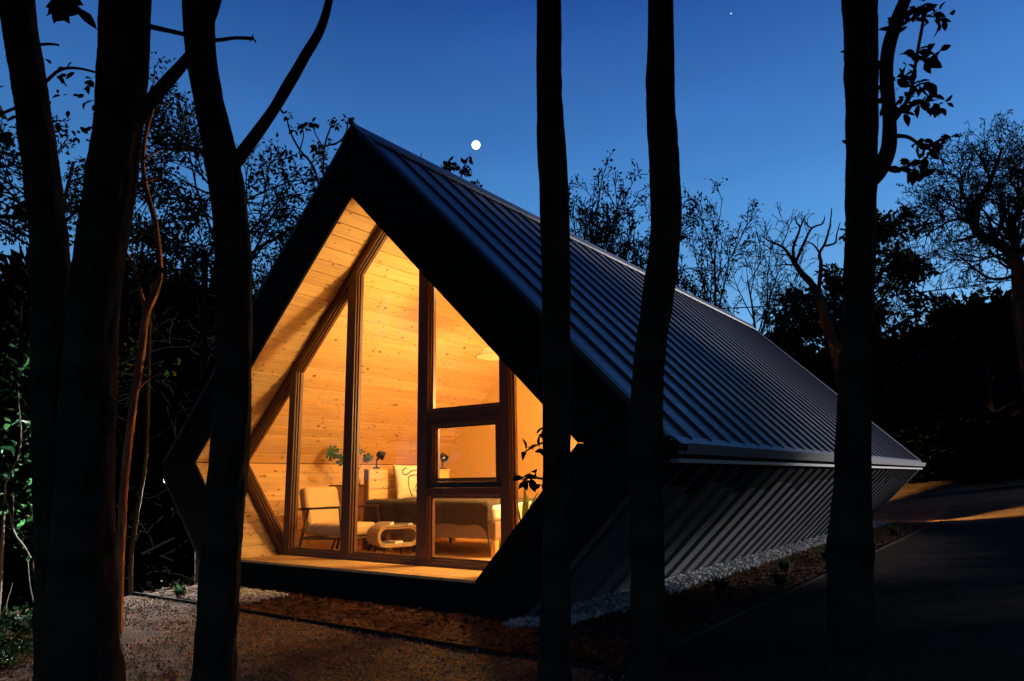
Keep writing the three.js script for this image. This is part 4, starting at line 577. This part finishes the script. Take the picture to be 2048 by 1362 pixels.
{ // lit bush at the left edge
  const D = 10.4, W = new MB(), L = Object.assign(new MB(), { fine: true }), R = rng(301), b = put(30, D);
  for (let k = 0; k < 800; k++) { const u = -60 + 165 * R(), v = 640 + 480 * Math.pow(R(), 0.8), c = at(u, v, D + (R() - 0.5) * 2.6); if (R() < 0.25 && v > 820 && v < 900) continue; clump(L, c, 6, 0.18, 0.15, R, null, 0.02); }
  const st = (tr) => { const [a, r2] = spline(tr.map(q => at(q[0], q[1], D - 1.4)), tr.map(q => q[2] / 3.4 * D / FPX), 20); W.tube(a, r2, 7, 0.1, 3); };
  st([[36, 780, 3], [40, 900, 4], [8, 980, 5], [20, 1025, 6], [29, 1067, 6], [50, 1095, 5], [62, 1117, 4]]); st([[80, 1089, 3], [66, 1126, 4], [81, 1188, 5], [84, 1250, 6]]); st([[26, 985, 3], [27, 1060, 3]]); st([[55, 1120, 3], [60, 1170, 3], [67, 1205, 3]]); st([[25, 1165, 3], [10, 1220, 4], [3, 1260, 4]]);
  { const p = at(10, 980, D - 1.4), [a, r2] = spline([V(b[0], b[1] - 0.3, b[2]), p.clone().lerp(V(b[0], b[1], b[2]), 0.5).add(V(0.1, 0, 0)), p], [0.05, 0.03, 0.015], 12); W.tube(a, r2, 7); }
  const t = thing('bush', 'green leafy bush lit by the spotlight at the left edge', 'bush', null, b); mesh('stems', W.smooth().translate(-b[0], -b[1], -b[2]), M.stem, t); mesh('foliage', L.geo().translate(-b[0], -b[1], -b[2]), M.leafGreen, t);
}

// ---------------------------------------------------------------- ground details
function scatter(name, label, cat, geo, mat, n, fn, seed) { const im = new THREE.InstancedMesh(geo, mat, n), R = rng(seed), m = new THREE.Matrix4(), q = new THREE.Quaternion(), e = new THREE.Euler(), c = new THREE.Color(); for (let k = 0; k < n; k++) { const [x, y, z, s, tint, flat] = fn(R, k); e.set((R() - 0.5) * (flat ? 0.7 : 6), R() * 6.28, (R() - 0.5) * (flat ? 0.7 : 6)); m.compose(V(x, y, z), q.setFromEuler(e), V(s * (0.7 + 0.6 * R()), s * (0.6 + 0.5 * R()), s)); im.setMatrixAt(k, m); c.setRGB(...tint); im.setColorAt(k, c); } im.name = numbered(name); im.castShadow = im.receiveShadow = true; scene.add(im); return tag(im, label, cat, null, 'stuff'); }
const pebble = new THREE.IcosahedronGeometry(1, 1); { const p = pebble.attributes.position; for (let i = 0; i < p.count; i++) { const k = 0.75 + 0.5 * hash(Math.round(p.getX(i) * 99), Math.round(p.getY(i) * 99 + p.getZ(i) * 57), 3); p.setXYZ(i, p.getX(i) * k, p.getY(i) * k, p.getZ(i) * k); } pebble.computeVertexNormals(); }
const chip = new THREE.BufferGeometry(); chip.setAttribute('position', new THREE.Float32BufferAttribute([-1, 0, 0, 0, 0.12, 0.5, 1, 0.1, 0, 0, 0.12, -0.5], 3)); chip.setAttribute('uv', new THREE.Float32BufferAttribute([0, 0, 1, 0, 1, 1, 0, 1], 2)); chip.setIndex([0, 1, 2, 0, 2, 3]); chip.computeVertexNormals();
const grey = R => { const k = 0.55 + 0.9 * R(); return [k, k, k * 1.03]; }, brown = R => { const k = 0.4 + 1.3 * R(); return [k, k * (0.8 + 0.3 * R()), k * (0.7 + 0.3 * R())]; };
scatter('gravel', 'pale grey gravel strip along the foot of the right cabin wall', 'gravel', pebble, M.stone, 16000, (R, k) => { const z = 0.3 - 15.8 * Math.pow(R(), 1.25), x = 2.52 + 0.44 * R() + 0.1 * R() * R() + 0.05 * Math.sin(z * 5) * (k % 3 ? 1 : 0); return [x, 0.012 + 0.03 * R() * R(), z, 0.013 + 0.014 * R(), grey(R)]; }, 401);
scatter('gravel', 'small patch of pale gravel at the front left corner of the cabin', 'gravel', pebble, M.stone, 2200, R => { const x = -1.35 + 0.9 * R(), z = 0.3 + 0.75 * R(); return [x, 0.012 + 0.02 * R(), z, 0.012 + 0.013 * R(), grey(R)]; }, 402);
scatter('bark_mulch', 'red-brown bark mulch beside the gravel along the cabin', 'mulch', chip, M.mulch, 9000, R => { const side = R() < 0.72, x = side ? 3.1 + 0.93 * R() : -2.2 + 6 * R(), z = side ? 1.0 - 17 * Math.pow(R(), 1.3) : 0.2 + 0.86 * R(); return [x, 0.012 + 0.03 * R(), z, 0.018 + 0.03 * R(), brown(R), 1]; }, 403);
scatter('fallen_leaves', 'dry fallen leaves strewn over the ground', 'leaves', chip, M.mulch, 5200, R => { const a = R() * 6.28, d = 1 + 9 * R(), x = 2 + Math.cos(a) * d, z = 3 + Math.sin(a) * d; return [x < -2.2 ? x + 4.4 : x, 0.012 + (x < -2.2 ? 0 : 0) + 0.01 * R() + (z < 1.1 && Math.abs(x) < 4 ? -0.3 : 0), z, 0.012 + 0.02 * R(), brown(R), 1]; }, 404);
scatter('small_stones', 'small loose stones on the sandy ground before the cabin', 'stones', pebble, M.stone, 20000, R => { const x = -2 + 7.5 * R(), z = 1.15 + 3.6 * R(); return [x, 0.003 + 0.008 * R(), z, 0.003 + 0.009 * R() * R(), [0.62, 0.48, 0.38].map(v => v * (0.5 + R()))]; }, 405);
for (const [name, label, along, n, s0, step] of [['garden_edging', 'thin metal edging running beside the mulch on the right', 'z', 10, 1.118, -1.83], ['garden_edging', 'thin metal edging across the ground before the cabin front', 'x', 4, -2.3, 1.583]]) {
  const t = thing(name, label, 'edging'), R = rng(n);
  for (let k = 0; k < n; k++) { const a = s0 + step * k, b = a + step * 0.999, o = (R() - 0.5) * 0.012, o2 = (R() - 0.5) * 0.012, y = 0.022 + 0.012 * R(); mesh('edging_strip', along === 'z' ? beam([4.05 + o, y - 0.03, a], [4.05 + o2, y - 0.03, b], 0.016, 0.06) : beam([a, y - 0.03, 1.109 + o], [b, y - 0.03, 1.109 + o2], 0.06, 0.016), M.steel, t); }
}
function tuftGeo(seed, n, h) { const L = new MB(), R = rng(seed); for (let k = 0; k < n; k++) { const a = R() * 6.28, d = V(Math.cos(a) * 0.5 * R(), 1, Math.sin(a) * 0.5 * R()).normalize(); L.leaf(V(Math.cos(a) * 0.05 * R(), -0.01, Math.sin(a) * 0.05 * R()), d, h * (0.5 + 0.7 * R()), 0.008 + 0.006 * R(), V(Math.sin(a), 0, -Math.cos(a)), leafTint(R)); } return L.geo(); }
const tufts = [tuftGeo(1, 60, 0.2), tuftGeo(2, 90, 0.16)];
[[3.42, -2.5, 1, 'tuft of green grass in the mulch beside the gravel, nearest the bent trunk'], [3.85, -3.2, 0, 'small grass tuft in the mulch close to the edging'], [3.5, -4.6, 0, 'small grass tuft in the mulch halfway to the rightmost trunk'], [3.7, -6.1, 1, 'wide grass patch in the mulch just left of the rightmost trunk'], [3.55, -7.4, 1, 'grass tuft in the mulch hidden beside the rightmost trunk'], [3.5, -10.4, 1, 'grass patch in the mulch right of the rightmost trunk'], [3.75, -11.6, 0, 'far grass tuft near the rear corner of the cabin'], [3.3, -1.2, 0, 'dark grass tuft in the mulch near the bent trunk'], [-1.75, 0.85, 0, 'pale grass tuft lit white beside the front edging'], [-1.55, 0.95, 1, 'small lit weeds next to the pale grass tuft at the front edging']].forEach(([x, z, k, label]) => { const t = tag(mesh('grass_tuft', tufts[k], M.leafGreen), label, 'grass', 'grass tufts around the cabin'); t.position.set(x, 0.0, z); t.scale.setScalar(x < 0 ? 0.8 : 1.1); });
function weed(seed) { const L = new MB(), R = rng(seed); for (let k = 0; k < 30; k++) { const c = V((R() - 0.5) * 0.5, 0.04 + 0.1 * R(), (R() - 0.5) * 0.5); L.tube([V(0, -0.02, 0), c.clone().multiplyScalar(0.5).add(V(0, 0.02, 0)), c], [0.003, 0.0025, 0.002], 3); clump(L, c, 6, 0.045, 0.05, R); } return L.geo(); }
const weeds = [weed(5), weed(6)];
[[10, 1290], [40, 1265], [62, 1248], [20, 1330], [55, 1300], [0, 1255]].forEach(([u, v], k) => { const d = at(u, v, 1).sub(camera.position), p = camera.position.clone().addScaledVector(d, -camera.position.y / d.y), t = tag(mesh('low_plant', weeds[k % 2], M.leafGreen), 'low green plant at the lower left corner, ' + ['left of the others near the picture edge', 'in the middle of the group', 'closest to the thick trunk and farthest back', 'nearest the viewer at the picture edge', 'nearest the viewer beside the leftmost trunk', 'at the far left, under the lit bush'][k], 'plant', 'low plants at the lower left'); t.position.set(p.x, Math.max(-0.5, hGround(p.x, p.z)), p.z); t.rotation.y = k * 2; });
{ // wire, moon, stars
  const a = at(1300, 622, 38), b = at(2080, 552, 33), W = new MB(), P = [...Array(25)].map((_, k) => a.clone().lerp(b, k / 24).add(V(0, -0.35 * Math.sin(k / 24 * Math.PI), 0))); W.tube(P, P.map(() => 0.03), 6); tag(mesh('overhead_wire', W.geo(), M.blackMetal), 'thin dark overhead wire crossing the sky behind the trees', 'wire');
  const body = (name, label, cat, u, v, r, c, grp) => { const d = 400, m = tag(mesh(name, new THREE.SphereGeometry(r / FPX * d, 24, 16), std({ color: 0x000000, emissive: new THREE.Color(...c), emissiveIntensity: 1 })), label, cat, grp); m.position.copy(at(u, v, d)); return m; };
  body('moon', 'small bright moon in the blue sky above the roof', 'moon', 952, 290, 8.6, [3, 2.7, 2.3]);
  body('star', 'tiny star near the top of the sky between the two right trunks', 'star', 1462, 27, 1.5, [0.9, 0.95, 1]); body('star', 'faint star above the gnarled tree at the right', 'star', 1982, 262, 1.2, [0.35, 0.5, 0.7]);
}
renderer.render(scene, camera);
